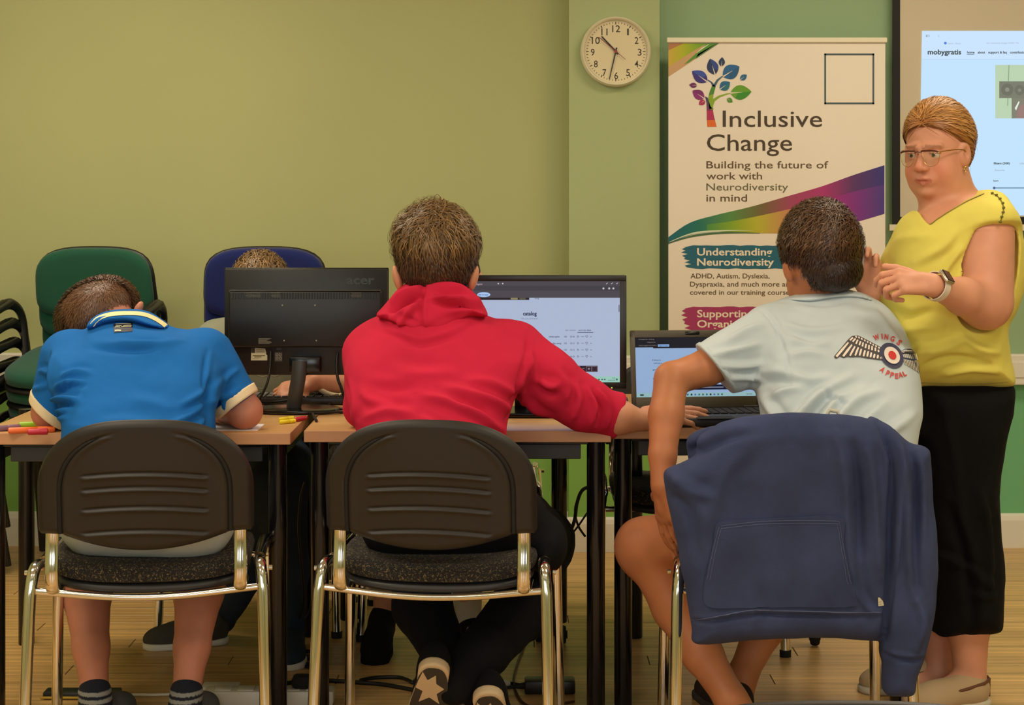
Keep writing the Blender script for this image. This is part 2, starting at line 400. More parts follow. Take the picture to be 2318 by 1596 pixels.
# tree: trunk and branches
B.poly([(1599, 228), (1606, 245), (1615, 245), (1614, 250), (1616, 262), (1622, 287), (1601, 287), (1600, 262)], rgb(120, 34, 92), 1)
B.poly([(1600, 250), (1614, 250), (1617, 272), (1600, 272)], rgb(178, 36, 88), 2)
B.poly([(1600.5, 272), (1618, 272), (1622, 287), (1601, 287)], rgb(224, 104, 24), 3)
B.poly([(1596, 218), (1602, 221), (1608, 240), (1613, 246), (1606, 247), (1600, 236)], rgb(72, 60, 90), 2)
B.poly([(1606, 247), (1603, 222), (1607, 205), (1613, 192), (1620, 196), (1615, 215), (1614, 224), (1628, 216), (1646, 211), (1658, 211), (1646, 214), (1630, 220), (1618, 229), (1614, 240), (1614, 248)], rgb(134, 168, 28), 2)
B.poly([(1604, 216), (1613, 192), (1620, 196), (1615, 213)], rgb(70, 132, 44), 3)
B.line([(1602, 181), (1610, 186), (1616, 195)], [2, 3, 6], rgb(44, 72, 110), 3)
B.line([(1636, 172), (1624, 182), (1616, 196)], [2, 5, 6], rgb(60, 92, 106), 3)
def leaf(cx, cy, L, Wd, ang, c1, c2=None, vein=True):
    a = math.radians(ang); u = np.array([math.cos(a), math.sin(a)]); v = np.array([-u[1], u[0]]); c = np.array([cx, cy])
    up = [c+u*L*(t-.5)+v*Wd*.5*(math.sin(PI*t)**.8)*(1.15-.3*t) for t in np.linspace(0, 1, 14)]
    dn = [c+u*L*(t-.5)-v*Wd*.5*(math.sin(PI*t)**.8)*(1.15-.3*t) for t in np.linspace(1, 0, 14)[1:-1]]
    B.poly([tuple(p) for p in up+dn], c1, 4)
    if c2 is not None: B.poly([tuple(p) for p in up[3:]]+[tuple(c+u*L*.2), tuple(c-u*L*.15)], c2, 5)
    if vein: B.line([tuple(c-u*L*.5), tuple(c-u*L*.25), tuple(c+u*L*.08)], [3.0*L/40, 1.8*L/40, .3], rgb(226, 214, 190), 6)
leaf(1584, 173, 42, 27, 215, rgb(52, 40, 128), rgb(50, 78, 166)); leaf(1613, 151, 38, 26, 252, rgb(26, 46, 96), rgb(40, 66, 138))
leaf(1634, 140, 21, 14, 275, rgb(28, 50, 92)); leaf(1655, 162, 44, 33, -32, rgb(24, 94, 150), rgb(20, 84, 130))
leaf(1683, 175, 19, 13, -38, rgb(22, 96, 140)); leaf(1641, 194, 28, 22, -35, rgb(20, 98, 140), rgb(28, 112, 122))
leaf(1569, 193, 18, 12, 186, rgb(108, 30, 100)); leaf(1581, 214, 32, 22, 214, rgb(140, 34, 118), rgb(122, 28, 102))
leaf(1589, 232, 17, 13, 145, rgb(172, 36, 82)); leaf(1677, 209, 48, 33, -4, rgb(98, 156, 24), rgb(52, 138, 20)); leaf(1652, 227, 15, 11, 35, rgb(84, 142, 30))
# frame left empty
for a in ((1866, 121, 1979, 125), (1866, 232, 1979, 236), (1866, 121, 1870, 236), (1975, 121, 1979, 236)): B.rect(*a, rgb(70, 88, 92), 1)
B.text('Inclusive', 1636, 287, 225, 39, ink, bold=.004); B.text('Change', 1600, 341, 193, 39, ink, bold=.004)
B.text('Building the future of', 1599, 381, 276, 17, ink2, bold=.006); B.text('work with', 1599, 406, 126, 17, ink2, bold=.006)
B.text('Neurodiversity', 1599, 431, 185, 17, rgb(104, 98, 66), bold=.002); B.text('in mind', 1599, 456, 92, 17, ink2, bold=.006)
# the wave ribbon
xs = np.linspace(0, 1, 30)
def curve(pts): 
    P = catmull(pts, 10); return P
def xresample(P, n=40):
    P = np.asarray(P); x = np.linspace(P[0, 0], P[-1, 0], n); o_ = np.argsort(P[:, 0]); return [(a, float(np.interp(a, P[o_, 0], P[o_, 1]))) for a in x]
top = xresample(curve([(1513, 537), (1560, 505), (1620, 487), (1700, 468), (1780, 445), (1860, 422), (1930, 397), (2002, 374)]))
bot = xresample(curve([(1513, 553), (1560, 533), (1620, 523), (1700, 527), (1790, 528), (1860, 520), (1930, 505), (2002, 484)]))
wave = [rgb(0, 96, 110), rgb(10, 110, 92), rgb(84, 138, 62), rgb(112, 96, 50), rgb(160, 60, 92), rgb(170, 40, 110), rgb(86, 42, 100), rgb(50, 44, 122)]
B.band(top, bot, wave, 0)
mid = xresample(curve([(1600, 508), (1660, 500), (1740, 484), (1800, 470), (1870, 452), (1940, 432), (2002, 418)]))
midb = xresample(curve([(1600, 521), (1660, 527), (1740, 528), (1800, 527), (1870, 519), (1940, 502), (2002, 484)]))
B.band(mid, midb, [rgb(70, 140, 60), rgb(130, 165, 20), rgb(184, 178, 40), rgb(196, 140, 80), rgb(190, 60, 110), rgb(158, 26, 120), rgb(120, 40, 130), rgb(70, 50, 130)], 1)
B.line(xresample(curve([(1515, 548), (1570, 528), (1640, 522), (1705, 522)])), [1, 4, 3, .5], rgb(214, 222, 190), 3)
B.line(xresample(curve([(1513, 551), (1570, 534), (1640, 527), (1720, 528)])), [2, 5, 4, 1], rgb(66, 106, 66), 2)
# brush headings
def brush(y0, y1, col):
    r = random.Random(3); pts = [(1548, y0+4)]
    for x in range(1570, 1780, 15): pts.append((x, y0+r.uniform(-1.5, 1)))
    pts += [(1782, y0+2), (1782, y1-2)]
    for x in range(1770, 1560, -15): pts.append((x, y1+r.uniform(-1, 1.5)))
    for i, t in enumerate(np.linspace(1, 0, 13)): pts.append((1546+(9 if t > .55 else 0)+(0 if i % 2 else r.uniform(4, 11))*(1 if i else 0)-(7 if i % 2 else 0)*r.random(), y0+4+(y1-y0-7)*t))
    B.poly(pts, col, 1)
brush(556, 608, rgb(22, 96, 116)); brush(695, 760, rgb(166, 50, 100))
lw = rgb(236, 222, 198)
B.text('Understanding', 1578, 578, 170, 17, lw, 2, bold=.02); B.text('Neurodiversity', 1578, 601, 174, 17, lw, 2, bold=.02)
B.text('ADHD, Autism, Dyslexia,', 1563, 630, 179, 11.5, ink2, 1, bold=.006); B.text('Dyspraxia, and much more are', 1562, 648.5, 232, 11.5, ink2, 1, bold=.006)
B.text('covered in our training courses', 1562, 667, 232, 11.5, ink2, 1, bold=.006)
B.text('Supporting', 1578, 718, 126, 17, lw, 2, bold=.02); B.text('Organisations', 1578, 741, 160, 17, lw, 2, bold=.02)
B.make('printed_artwork', PRINT, bn)

# ------------------------------------------------------------------ projection screen
SY = 6.52
sc = root('projection_screen', (W(2400, 0, SY)[0], SY, W(0, 506, SY)[2]), 'large white pull-down projection screen with black borders behind the standing woman', 'screen')
M_SCR = mat('screen_fabric', rgb(205, 192, 166), rough=0.9); M_SBLK = mat('screen_border', rgb(12, 10, 9), rough=0.7)
XE = 3.45
def srect(mb, x0, y0, x1, y1, dy0=0.0, dy1=0.004):
    a = W(x0, y0, SY); b = W(x1, y1, SY); mb.box(((a[0]+b[0])/2, SY-(dy0+dy1)/2, (a[2]+b[2])/2), (b[0]-a[0], dy1-dy0, a[2]-b[2]))
mb = MB(); srect(mb, 2036, -280, 3150, 492, 0, .003); mb.make('fabric', M_SCR, sc, world=True)
mb = MB(); srect(mb, 2020, -290, 2037, 508, -.001, .005); srect(mb, 2037, 491, 3150, 508, -.001, .005); srect(mb, 3150, -290, 3170, 508, -.001, .005); mb.make('black_border', M_SBLK, sc, world=True)
mb = MB(); srect(mb, 2012, 508, 3178, 522, -.008, .012); mb.make('weight_bar', M_CLK, sc, world=True)
mb = MB(); srect(mb, 2000, -360, 3190, -285, -.03, .06); mb.make('roller_case', M_CLK, sc, world=True)
P = Print(flat_at(SY-.004, 0.0004)); M_PROJ = mat('projected_light', vcol=True, emit=1.08)
dkp = rgb(70, 78, 76); gp = rgb(150, 165, 175)
P.poly([(2087, 70), (3080, 70), (3080, 488), (2080, 488)], rgb(190, 221, 246), 0)
P.poly([(2087, 70), (3080, 70), (3080, 135), (2086, 135)], rgb(198, 222, 247), 1)
P.line([(2088, 134), (3080, 134)], 1, rgb(170, 198, 224), 2)
for a in ((2096, 79, 2104, 84),): P.rect(*a, gp, 2); P.rect(2099, 80, 2103, 83, rgb(198, 222, 247), 3)
P.line([(2126, 79), (2123.5, 81.5), (2126, 84)], .8, gp, 2)
P.ellipse(2140, 97.5, 3.2, 3.2, rgb(92, 130, 210), 2)
P.text('mobygratis', 2100, 123, 76, 11.5, dkp, 3, bold=.03)
for t, x, wd in (('home', 2189, 17), ('about', 2213, 17), ('support & faq', 2237, 42), ('contributors', 2286, 40)): P.text(t, x, 121, wd, 5.5, dkp, 3, bold=.03)
P.line([(2189, 123.5), (2205, 123.5)], .8, dkp, 3)
P.text('home - Planet', 2146, 100, 29, 3.6, gp, 3); P.text('the community designs MOBY TN', 2233, 99, 72, 3.6, gp, 3)
P.rect(2253, 147, 2420, 268, rgb(182, 205, 172), 2); P.line([(2284, 147), (2281, 240)], 2, rgb(140, 160, 132), 3)
P.rect(2262, 184, 2420, 222, rgb(122, 124, 108), 4); P.ellipse(2280, 203, 14, 14, rgb(112, 112, 98), 5); P.ellipse(2308, 204, 11, 12, rgb(112, 112, 98), 5); P.ellipse(2280, 203, 5, 5, rgb(140, 140, 124), 6); P.ellipse(2308, 204, 4, 4, rgb(134, 134, 118), 6)
P.rect(2290, 222, 2420, 268, rgb(128, 128, 112), 4); P.poly([(2300, 268), (2304, 246), (2312, 238), (2330, 230), (2330, 268)], rgb(150, 122, 116), 6); P.poly([(2297, 245), (2306, 229), (2308, 231), (2300, 250)], rgb(228, 232, 222), 7)
P.text('filters (500)', 2249, 372, 37, 5, dkp, 3, bold=.03); P.text('clear', 2308, 372, 18, 5, gp, 3); P.text('favourite', 2252, 387, 22, 4, gp, 3, bold=.01); P.text('bpm', 2249, 411, 11, 4, dkp, 3, bold=.02)
P.line([(2250, 425.5), (2500, 425.5)], 2, rgb(90, 120, 150), 3); P.ellipse(2250.5, 425.5, 3, 3, rgb(80, 100, 130), 4)
P.make('projected_web_page', M_PROJ, sc)
# ------------------------------------------------------------------ furniture materials
M_WOOD = mat('beech_laminate', rgb(204, 158, 104), rough=0.28, var=0.10, vscale=5, stretch=(1.0, 9, 1), coat=0.15)
M_EDGE = mat('beech_edging', rgb(198, 146, 104), rough=0.4, var=0.05, vscale=6, stretch=(1, 1, 12))
M_TLEG = mat('black_gloss_steel', rgb(16, 15, 17), rough=0.22)
M_RAIL = mat('charcoal_steel', rgb(48, 48, 52), rough=0.5)
M_CHROME = mat('chrome', rgb(225, 222, 214), rough=0.11, metal=1.0, bump=0.04, bscale=9, bdist=0.001)
M_SHELL = mat('chair_plastic', rgb(31, 26, 22), rough=0.5, bump=0.12, bscale=900, bdist=0.0004)
M_SPECK = mat('speckled_fabric', rgb(28, 27, 28), rough=0.95, speck=(rgb(118, 104, 72), 220, .56, .64), bump=0.5, bscale=500)
M_PAN = mat('seat_pan_plastic', rgb(40, 40, 42), rough=0.45)
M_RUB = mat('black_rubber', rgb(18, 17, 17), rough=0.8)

# ------------------------------------------------------------------ tables
def table(x0, x1, y0, depth, label, backlegs, casters=()):
    t = root('classroom_table', ((x0+x1)/2, y0+depth/2, 0), label, 'table', group=None)
    cx = (x0+x1)/2; cy = y0+depth/2; w_ = x1-x0
    mb = MB(); mb.box((0, 0, 0.7155), (w_-.004, depth-.004, 0.0285), 0.0015); mb.make('tabletop', M_WOOD, t, angle=40)
    mb = MB(); mb.box((0, -depth/2+.001, 0.7155), (w_, .004, 0.029), 0.0012); mb.box((0, depth/2-.001, 0.7155), (w_, .004, 0.029), 0.0012)
    for s in (-1, 1): mb.box((s*(w_/2-.001), 0, 0.7155), (.004, depth, 0.029), 0.0012)
    mb.make('edge_banding', M_EDGE, t)
    def leg(x, y, z0=0.0, r=.0235):
        mb = MB(); mb.lathe([(r*.3, z0+.002), (r*.95, z0), (r, z0+.004), (r, .70), (r*.5, .701)], n=28); 
        V = [(a+x, b+y, c) for a, b, c in mb.V]; m2 = MB(); m2.add(V, mb.F); return m2.make('leg', M_TLEG, t, angle=50)
    fy = -depth/2+.04
    leg(-w_/2+.036, fy); leg(w_/2-.036, fy)
    for (bxp, byp, cas) in backlegs:
        X = (bxp-CX)*byp/F-cx; Y = byp-cy; l = leg(X, Y, .066 if cas else 0)
        if cas:
            c = MB(); c.lathe([(.004, -.012), (.024, -.012), (.027, -.006), (.027, .006), (.024, .012), (.004, .012)], axis='X', n=24)
            c.lathe([(.004, -.016), (.012, -.016), (.012, .016), (.004, .016)], axis='X', n=16)
            m2 = MB(); m2.add([(a+X+.008, b+Y, cc_+.028) for a, b, cc_ in c.V], c.F); co = m2.make('caster', M_RUB, l, angle=40)
    def rail(xa, xb, y, z, h=.036, d=.012, nm='rail'):
        m = MB(); m.box(((xa+xb)/2, y, z), (xb-xa, d, h), .002); m.make(nm, M_RAIL, t)
    rail(-w_/2+.075, w_/2-.075, fy, .672, .038); rail(-w_/2+.075, w_/2-.075, depth/2-.05, .672, .038)
    for s in (-1, 1):
        m = MB(); m.box((s*(w_/2-.036), 0, .672), (.014, depth-.12, .038), .002); m.make('side_rail', M_RAIL, t)
    m = MB(); m.box((0, 0, .696), (w_-.06, depth-.06, .010), .002); m.make('top_frame', M_TLEG, t)
    return t
T1 = table(-1.352, -0.561, 4.342, .80, 'left beech table with highlighter pens, partly cut off by the left edge', [(701, 5.22, False), (60, 5.12, False)])
T2 = table(-0.5305, 0.252, 4.388, .80, 'middle beech table in front of the person in the red hoodie', [(788, 5.15, True), (1266, 5.12, True)])
T3 = table(0.2545, 1.047, 4.452, .80, 'right beech table carrying the open laptop', [(1437, 5.2, False), (1838, 5.10, True)])

# ------------------------------------------------------------------ black conference chair with chrome frame
def shell_grid():
    nu, nv = 121, 121
    s = np.sin(np.linspace(-PI/2, PI/2, nu)); x = .245*s
    zt = .655+.165*np.maximum(1-np.abs(s)**2.8, 0)**.5
    ax = np.abs(x)
    zb = np.where(ax < .19, .515+.038*(ax/.19)**2, .553+.0*(ax-.19))
    zb = zb+.012*np.clip((ax-.235)/.01, 0, 1)**2
    t = np.linspace(0, 1, nv)
    X = np.repeat(x[:, None], nv, 1); Z = zb[:, None]+t[None, :]*(zt-zb)[:, None]
    Yb = -.262-(Z-.5)*.16+.55*X**2
    # edge roll
    e = np.minimum(np.minimum((.245-np.abs(X)), (Z-zb[:, None])+.001), (zt[:, None]-Z)*.8+.001); e = np.clip(e, 0, 1)
    Yb += .014*(1-np.clip(e/.016, 0, 1))**2
    # side grooves
    zz = np.clip((Z-.64)/.158, 0, 1); xg = .192*np.sqrt(np.maximum(1-zz**2.6, 0))
    d = (np.abs(X)-xg)*np.clip(1-.45*zz**3, .4, 1); gr = np.exp(-(d/.0042)**2)*np.clip((.792-Z)/.02, 0, 1)
    Yb += .008*gr-.0025*np.exp(-((d+.012)/.008)**2)*(Z < .78)
    for zc in (.694, .661, .615, .560):
        za = zc-.45*X**2-.012*X; m = np.clip((.142-np.abs(X))/.006, 0, 1)
        q = Z-za; Yb += m*(.0035*np.exp(-((q-.004)/.0028)**2)-.0045*np.exp(-((q+.004)/.0036)**2))
    Yf = Yb*0-.262-(Z-.5)*.16+.55*X**2+.020-.006*(1-np.clip(e/.012, 0, 1))**2
    V = np.concatenate([np.stack([X, Yb, Z], -1).reshape(-1, 3), np.stack([X, Yf, Z], -1).reshape(-1, 3)])
    I = np.arange(nu*nv).reshape(nu, nv); a, b, c, d_ = I[:-1, :-1].ravel(), I[1:, :-1].ravel(), I[1:, 1:].ravel(), I[:-1, 1:].ravel()
    Fb = np.stack([a, b, c, d_], 1); Ff = np.stack([a, d_, c, b], 1)+nu*nv; rim = []
    for L_ in (I[:, 0], I[-1, :], I[::-1, -1], I[0, ::-1]):
        rim.append(np.stack([L_[1:], L_[:-1], L_[:-1]+nu*nv, L_[1:]+nu*nv], 1))
    return V, np.concatenate([Fb, Ff]+rim)
SHV, SHF = shell_grid()
def pad_grid(w_, d_, h, z, sag=0.0, n=26, ex=4.0):
    """soft cushion: squarish disc with domed top; returns V,F"""
    V = []; Fc = []; prof = [(0, -.5), (.55, -.5), (.9, -.5), (.985, -.35), (1, 0), (.985, .3), (.93, .45), (.8, .52), (.5, .56), (.2, .58)]
    m = 64
    for (r, q) in prof[1:]:
        for j in range(m):
            a = 2*PI*j/m; c, s_ = math.cos(a), math.sin(a); k = (abs(c)**ex+abs(s_)**ex)**(-1/ex)
            x, y = w_/2*r*c*k, d_/2*r*s_*k
            V.append((x, y, z+h*q-sag*(1-(2*x/w_)**2)*(1 if q > -.6 else 0)))
    for i in range(len(prof)-2):
        for j in range(m): Fc.append((i*m+j, i*m+(j+1) % m, (i+1)*m+(j+1) % m, (i+1)*m+j))
    Fc.append(tuple(range(m))[::-1]); Fc.append(tuple((len(prof)-2)*m+j for j in range(m)))
    return V, Fc
def conf_chair(label, loc, rz, group=None):
    c = root('conference_chair', loc, label, 'chair', rz, group)
    bk = mk('backrest', SHV, SHF, M_SHELL, c, smooth=True)
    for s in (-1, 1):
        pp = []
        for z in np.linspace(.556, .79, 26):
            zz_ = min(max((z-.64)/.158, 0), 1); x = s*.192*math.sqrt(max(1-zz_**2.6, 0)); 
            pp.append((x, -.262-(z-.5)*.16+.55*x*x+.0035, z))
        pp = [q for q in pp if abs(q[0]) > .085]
        m = MB(); m.tube(pp, [.0052]*20+[.0045, .001], n=8); m.make('groove_shade', M_RUB, bk, angle=60)  # black strip laid in the groove as its deep shade, not a rubber trim
    V, Fc = pad_grid(.468, .44, .046, .462, .012); V = [(x, y, z+.010*(1-abs(2*y/.44))) for x, y, z in V]
    MB().add(V, Fc).make('seat_cushion', M_SPECK, c, angle=60)
    V, Fc = pad_grid(.452, .43, .026, .431, .014); MB().add(V, Fc).make('seat_pan', M_PAN, c, angle=60)
    for s in (-1, 1):
        rear = [(s*.252, -.13, .462), (s*.256, -.165, .468), (s*.259, -.198, .462), (s*.263, -.212, .43), (s*.2665, -.222, .36), (s*.275, -.262, .012)]
        front = [(s*.252, -.10, .462), (s*.254, .12, .460), (s*.258, .160, .455), (s*.261, .178, .43), (s*.263, .183, .37), (s*.270, .205, .012)]
        for nm, pth, fy in (('leg', rear, -1), ('leg', front, 1)):
            m = MB(); m.tube(catmull(pth, 6), .0138, n=18); lo = m.make(nm, M_CHROME, c, angle=60)
            m = MB(); m.lathe([(.008, 0), (.0165, 0), (.017, .018), (.0135, .02)], n=18); m2 = MB(); m2.add([(a+pth[-1][0], b+pth[-1][1], z) for a, b, z in m.V], m.F); m2.make('foot_cap', M_RUB, lo, angle=50)
        m = MB(); m.tube(catmull([(s*.212, -.11, .42), (s*.212, -.19, .412), (s*.213, -.226, .424), (s*.214, -.234, .46), (s*.214, -.226, .53), (s*.213, -.228, .60)], 5), .0155, n=16, r2=.0075, up=(1, 0, 0)); m.make('back_upright', M_CHROME, c, angle=60)
        m = MB(); m.lathe([(.002, -.004), (.006, -.004), (.006, .004), (.002, .004)], axis='X', n=12); m2 = MB(); m2.add([(a+s*.281, b-.17, z+.452) for a, b, z in m.V], m.F); m2.make('bolt', M_CHROME, c)
    m = MB(); m.tube(catmull([(-.262, -.212, .418), (-.2, -.213, .412), (-.1, -.214, .402), (0, -.214, .398), (.1, -.214, .402), (.2, -.213, .412), (.262, -.212, .418)], 4), .0085, n=12); m.make('rear_rail', M_CHROME, c, angle=60)
    m = MB(); m.tube([(-.262, .17, .418), (.262, .17, .418)], .0085, n=12); m.make('front_rail', M_CHROME, c, angle=60)
    return c
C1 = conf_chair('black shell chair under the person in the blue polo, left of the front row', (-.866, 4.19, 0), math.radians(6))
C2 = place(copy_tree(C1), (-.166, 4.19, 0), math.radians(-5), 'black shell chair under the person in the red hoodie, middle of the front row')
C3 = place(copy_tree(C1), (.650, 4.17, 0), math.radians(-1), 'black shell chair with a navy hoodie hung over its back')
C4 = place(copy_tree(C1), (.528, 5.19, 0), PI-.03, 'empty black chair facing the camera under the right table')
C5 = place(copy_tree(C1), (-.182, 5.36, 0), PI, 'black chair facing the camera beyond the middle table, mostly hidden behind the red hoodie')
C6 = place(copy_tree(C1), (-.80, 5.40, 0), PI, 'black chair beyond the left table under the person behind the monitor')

# ------------------------------------------------------------------ upholstered chairs (green and blue stacks)
def fabric(name, c): return mat(name, c, rough=0.95, bump=0.25, bscale=900, sheen=0.15, var=0.05, vscale=5)
M_GREEN = fabric('green_wool', rgb(18, 80, 58)); M_BLUE = fabric('blue_wool', rgb(16, 30, 98)); M_FRAME = mat('black_frame', rgb(24, 22, 21), rough=0.42)
M_TEAL = fabric('teal_wool', rgb(30, 130, 106))
def back_pad(w_, z0, z1, y, th, bow=.0, n=48):
    V = []; Fc = []; zc, hh = (z0+z1)/2, (z1-z0)/2; prof = [(.3, -.5), (.9, -.5), (.97, -.42), (1, -.1), (.985, .25), (.94, .42), (.8, .5), (.3, .52)]
    for (r, q) in prof:
        for j in range(n):
            a = 2*PI*j/n; c, s_ = math.cos(a), math.sin(a); ex = 3.6 if s_ > 0 else 4.5; k = (abs(c)**ex+abs(s_)**ex)**(-1/ex)
            x = w_/2*r*c*k; z = zc+hh*r*s_*k
            wid = 1+.03*(-(z-zc)/hh)
            V.append((x*wid, y+th*q+bow*(x/w_)**2, z))
    for i in range(len(prof)-1):
        for j in range(n): Fc.append((i*n+j, i*n+(j+1) % n, (i+1)*n+(j+1) % n, (i+1)*n+j))
    Fc += [tuple(range(n))[::-1], tuple((len(prof)-1)*n+j for j in range(n))]
    return V, Fc
def uph_chair(label, loc, rz, m, arms=True, group=None):
    """faces local +Y"""
    c = root('upholstered_chair', loc, label, 'chair', rz, group)
    V, Fc = back_pad(.435, .580, .8345, -.215, .05, .12); MB().add(V, Fc).make('backrest', m, c, angle=60)
    V, Fc = back_pad(.445, .572, .8355, -.238, .022, .12); MB().add(V, Fc).make('back_shell', M_FRAME, c, angle=60)
    V, Fc = pad_grid(.475, .45, .055, .462, 0, ex=3.4); MB().add(V, Fc).make('seat_cushion', m, c, angle=60)
    V, Fc = pad_grid(.478, .452, .02, .425, 0, ex=3.4); MB().add(V, Fc).make('seat_pan', M_FRAME, c, angle=60)
    for s in (-1, 1):
        for pth in ([(s*.245, -.08, .435), (s*.255, -.13, .43), (s*.262, -.17, .39), (s*.27, -.26, .01)], [(s*.245, .05, .435), (s*.255, .13, .43), (s*.262, .19, .39), (s*.27, .235, .01)]):
            mm = MB(); mm.tube(catmull(pth, 5), .013, n=10, r2=.017); mm.make('leg', M_FRAME, c, angle=60)
        mm = MB(); mm.tube([(s*.15, -.13, .43), (s*.15, -.24, .445), (s*.15, -.25, .56)], .022, n=8, r2=.006, up=(1, 0, 0)); mm.make('back_bracket', M_FRAME, c, angle=60)
        if arms:
            mm = MB(); mm.tube(catmull([(s*.25, .20, .44), (s*.272, .225, .55), (s*.275, .20, .645), (s*.275, .05, .668), (s*.272, -.08, .66), (s*.265, -.15, .59), (s*.25, -.12, .45)], 6), .012, n=8, r2=.02, up=(1, 0, 0)); mm.make('armrest_frame', M_FRAME, c, angle=60)
            mm = MB(); mm.box((s*.275, .06, .672), (.05, .25, .022), .009); mm.make('armrest_pad', M_FRAME, c, angle=60)
    return c
gs = W(200, 470, 6.15)
desc = ['bottom', 'second from bottom', 'middle', 'second from top', 'topmost']
g0 = None
for i in range(5):
    lab = 'green upholstered chair of the left stack by the wall, '+desc[i]+' in it'
    loc = (gs[0]+.004*i-.01, 6.18-.006*i, (.062)*i+.22*math.sin(math.radians(3*i)))
    if g0 is None: g0 = uph_chair(lab, loc, PI-.12, M_GREEN, group='stacked green chairs'); cur = g0
    else: cur = place(copy_tree(g0), loc, PI-.12, lab, 'stacked green chairs')
    cur.rotation_euler = (math.radians(-3*i), 0, PI-.12)
bs = W(587, 470, 6.15); b0c = None
for i in range(5):
    lab = 'blue upholstered chair of the stack behind the left monitor, '+desc[i]+' in it'
    loc = (bs[0]+.004*i, 6.18-.006*i, (.062)*i+.22*math.sin(math.radians(3*i)))
    if b0c is None: b0c = uph_chair(lab, loc, PI+.05, M_BLUE, arms=False, group='stacked blue chairs'); cur = b0c
    else: cur = place(copy_tree(b0c), loc, PI+.05, lab, 'stacked blue chairs')
    cur.rotation_euler = (math.radians(-3*i), 0, PI+.05)
# black-armed chairs at the far left edge, two stacked
e0 = uph_chair('black framed armchair at the far left edge, lower of two stacked', (-2.135, 5.95, .02), PI-.35, fabric('black_wool', rgb(28, 27, 28)), group='black armchairs at the left edge')
place(copy_tree(e0), (-2.135, 5.94, .16), PI-.35, 'black framed armchair at the far left edge, upper of two stacked')
fc = uph_chair('teal upholstered chair nearest the camera, only the top of its backrest in view', (.31, 1.38, 0), PI, M_TEAL, arms=False)

# ------------------------------------------------------------------ monitors
M_MON = mat('monitor_plastic', rgb(22, 22, 20), rough=0.38, bump=0.08, bscale=700, bdist=0.0003)
M_MON2 = mat('monitor_gloss', rgb(15, 15, 14), rough=0.2); M_STAND = mat('stand_plastic', rgb(58, 58, 54), rough=0.4)
M_SCREEN = mat('lit_screen', vcol=True, emit=0.92)
M_CABLE = mat('cable_sheath', rgb(16, 14, 13), rough=0.5)
TZ = .73
# left monitor seen from behind
Ym = 4.80; s_ = Ym/F
m0 = root('monitor', (W(690, 0, Ym)[0], Ym+.06, TZ), 'black monitor seen from behind in front of the blue chairs, with two stickers', 'monitor')
def pxbox(mb, x0, y0, x1, y1, Ya, Yb, bev=.003, seg=2):
    a = W(x0, y0, Ym); b = W(x1, y1, Ym); mb.box(((a[0]+b[0])/2, (Ya+Yb)/2, (a[2]+b[2])/2), (b[0]-a[0], Yb-Ya, a[2]-b[2]), bev, seg=seg)
mb = MB(); pxbox(mb, 508, 609, 877, 849, Ym, Ym+.018, .003); mb.make('casing', M_MON, m0, world=True, angle=40)
mb = MB(); pxbox(mb, 519, 657, 866, 785, Ym-.022, Ym+.002, .006, 3); mb.make('rear_bulge', M_MON, m0, world=True, angle=40)
mb = MB(); pxbox(mb, 506, 606.5, 879, 848, Ym+.016, Ym+.024, .003); mb.make('front_bezel', M_MON2, m0, world=True, angle=40)
mb = MB()
for i in range(54):
    x = 527+i*6.2; pxbox(mb, x, 662, x+3.2, 676, Ym-.0235, Ym-.021, .0003, 1)
mb.make('vent_slats', M_MON2, m0, world=True)
mb = MB(); pxbox(mb, 522, 655.5, 864, 658, Ym-.024, Ym-.001, .0008, 1); mb.make('ridge', M_STAND, m0, world=True)
mb = MB(); pxbox(mb, 658, 806, 728, 842, Ym-.030, Ym+.004, .004); mb.make('hinge_cover', M_MON2, m0, world=True, angle=40)
nk = [W(681, 815, Ym)+[0, -.03, 0], W(679, 850, Ym)+[0, -.032, 0], W(673, 885, Ym)+[0, -.03, 0], W(667, 922, Ym)+[0, -.02, 0]]
mb = MB(); mb.tube(catmull(nk, 5), .0205, n=20, r2=.009, up=(1, 0, 0)); mb.make('stand_neck', M_STAND, m0, world=True, angle=60)
mb = MB(); c_ = W(672, 0, Ym); V, Fc = pad_grid(.24, .17, .012, TZ+.007, 0, ex=2.4); mb.add([(x+c_[0], y+Ym-.0+.0, z) for x, y, z in V], Fc); mb.make('stand_base', M_MON2, m0, world=True, angle=40)
L1 = Print(lambda px, py, l: W(px, py, Ym-.0228-.0003*l)); 
for i in range(6): L1.rect(585, 766+i*2.2, 613-(i % 3)*4+6*(i > 3), 767.2+i*2.2, rgb(120, 118, 100), 1)
for x, y in ((639, 691), (713, 691), (643, 771), (716, 771)): L1.ellipse(x, y, 1.8, 1.8, rgb(150, 148, 132), 1)
for x0, x1 in ((556, 590), (613, 634), (794, 818)): 
    for k_ in range(4): L1.rect(x0+(k_ % 2)*2, 662.5+k_*3, x1, 663.6+k_*3, rgb(96, 96, 84), 6)
L1.make('rear_print', PRINT, m0)
L2 = Print(lambda px, py, l: W(px, py, Ym-.0008-.0003*l))
L2.poly([(569, 787), (600, 789), (603, 799), (602, 801), (605, 805), (605, 816), (568, 816)], rgb(200, 196, 160), 0); L2.rect(569, 787, 577, 799, rgb(52, 52, 40), 1)
for i in range(4): L2.rect(580, 791+i*2, 599, 791.8+i*2, rgb(120, 122, 96), 1)
for a, b, y in ((572, 600, 804), (576, 592, 807)): L2.rect(a, y, b, y+2, rgb(110, 100, 60), 1)
L2.rect(571, 811, 586, 812, rgb(140, 130, 100), 1)
L2.rect(622, 797, 639, 818, rgb(74, 70, 60), 0)
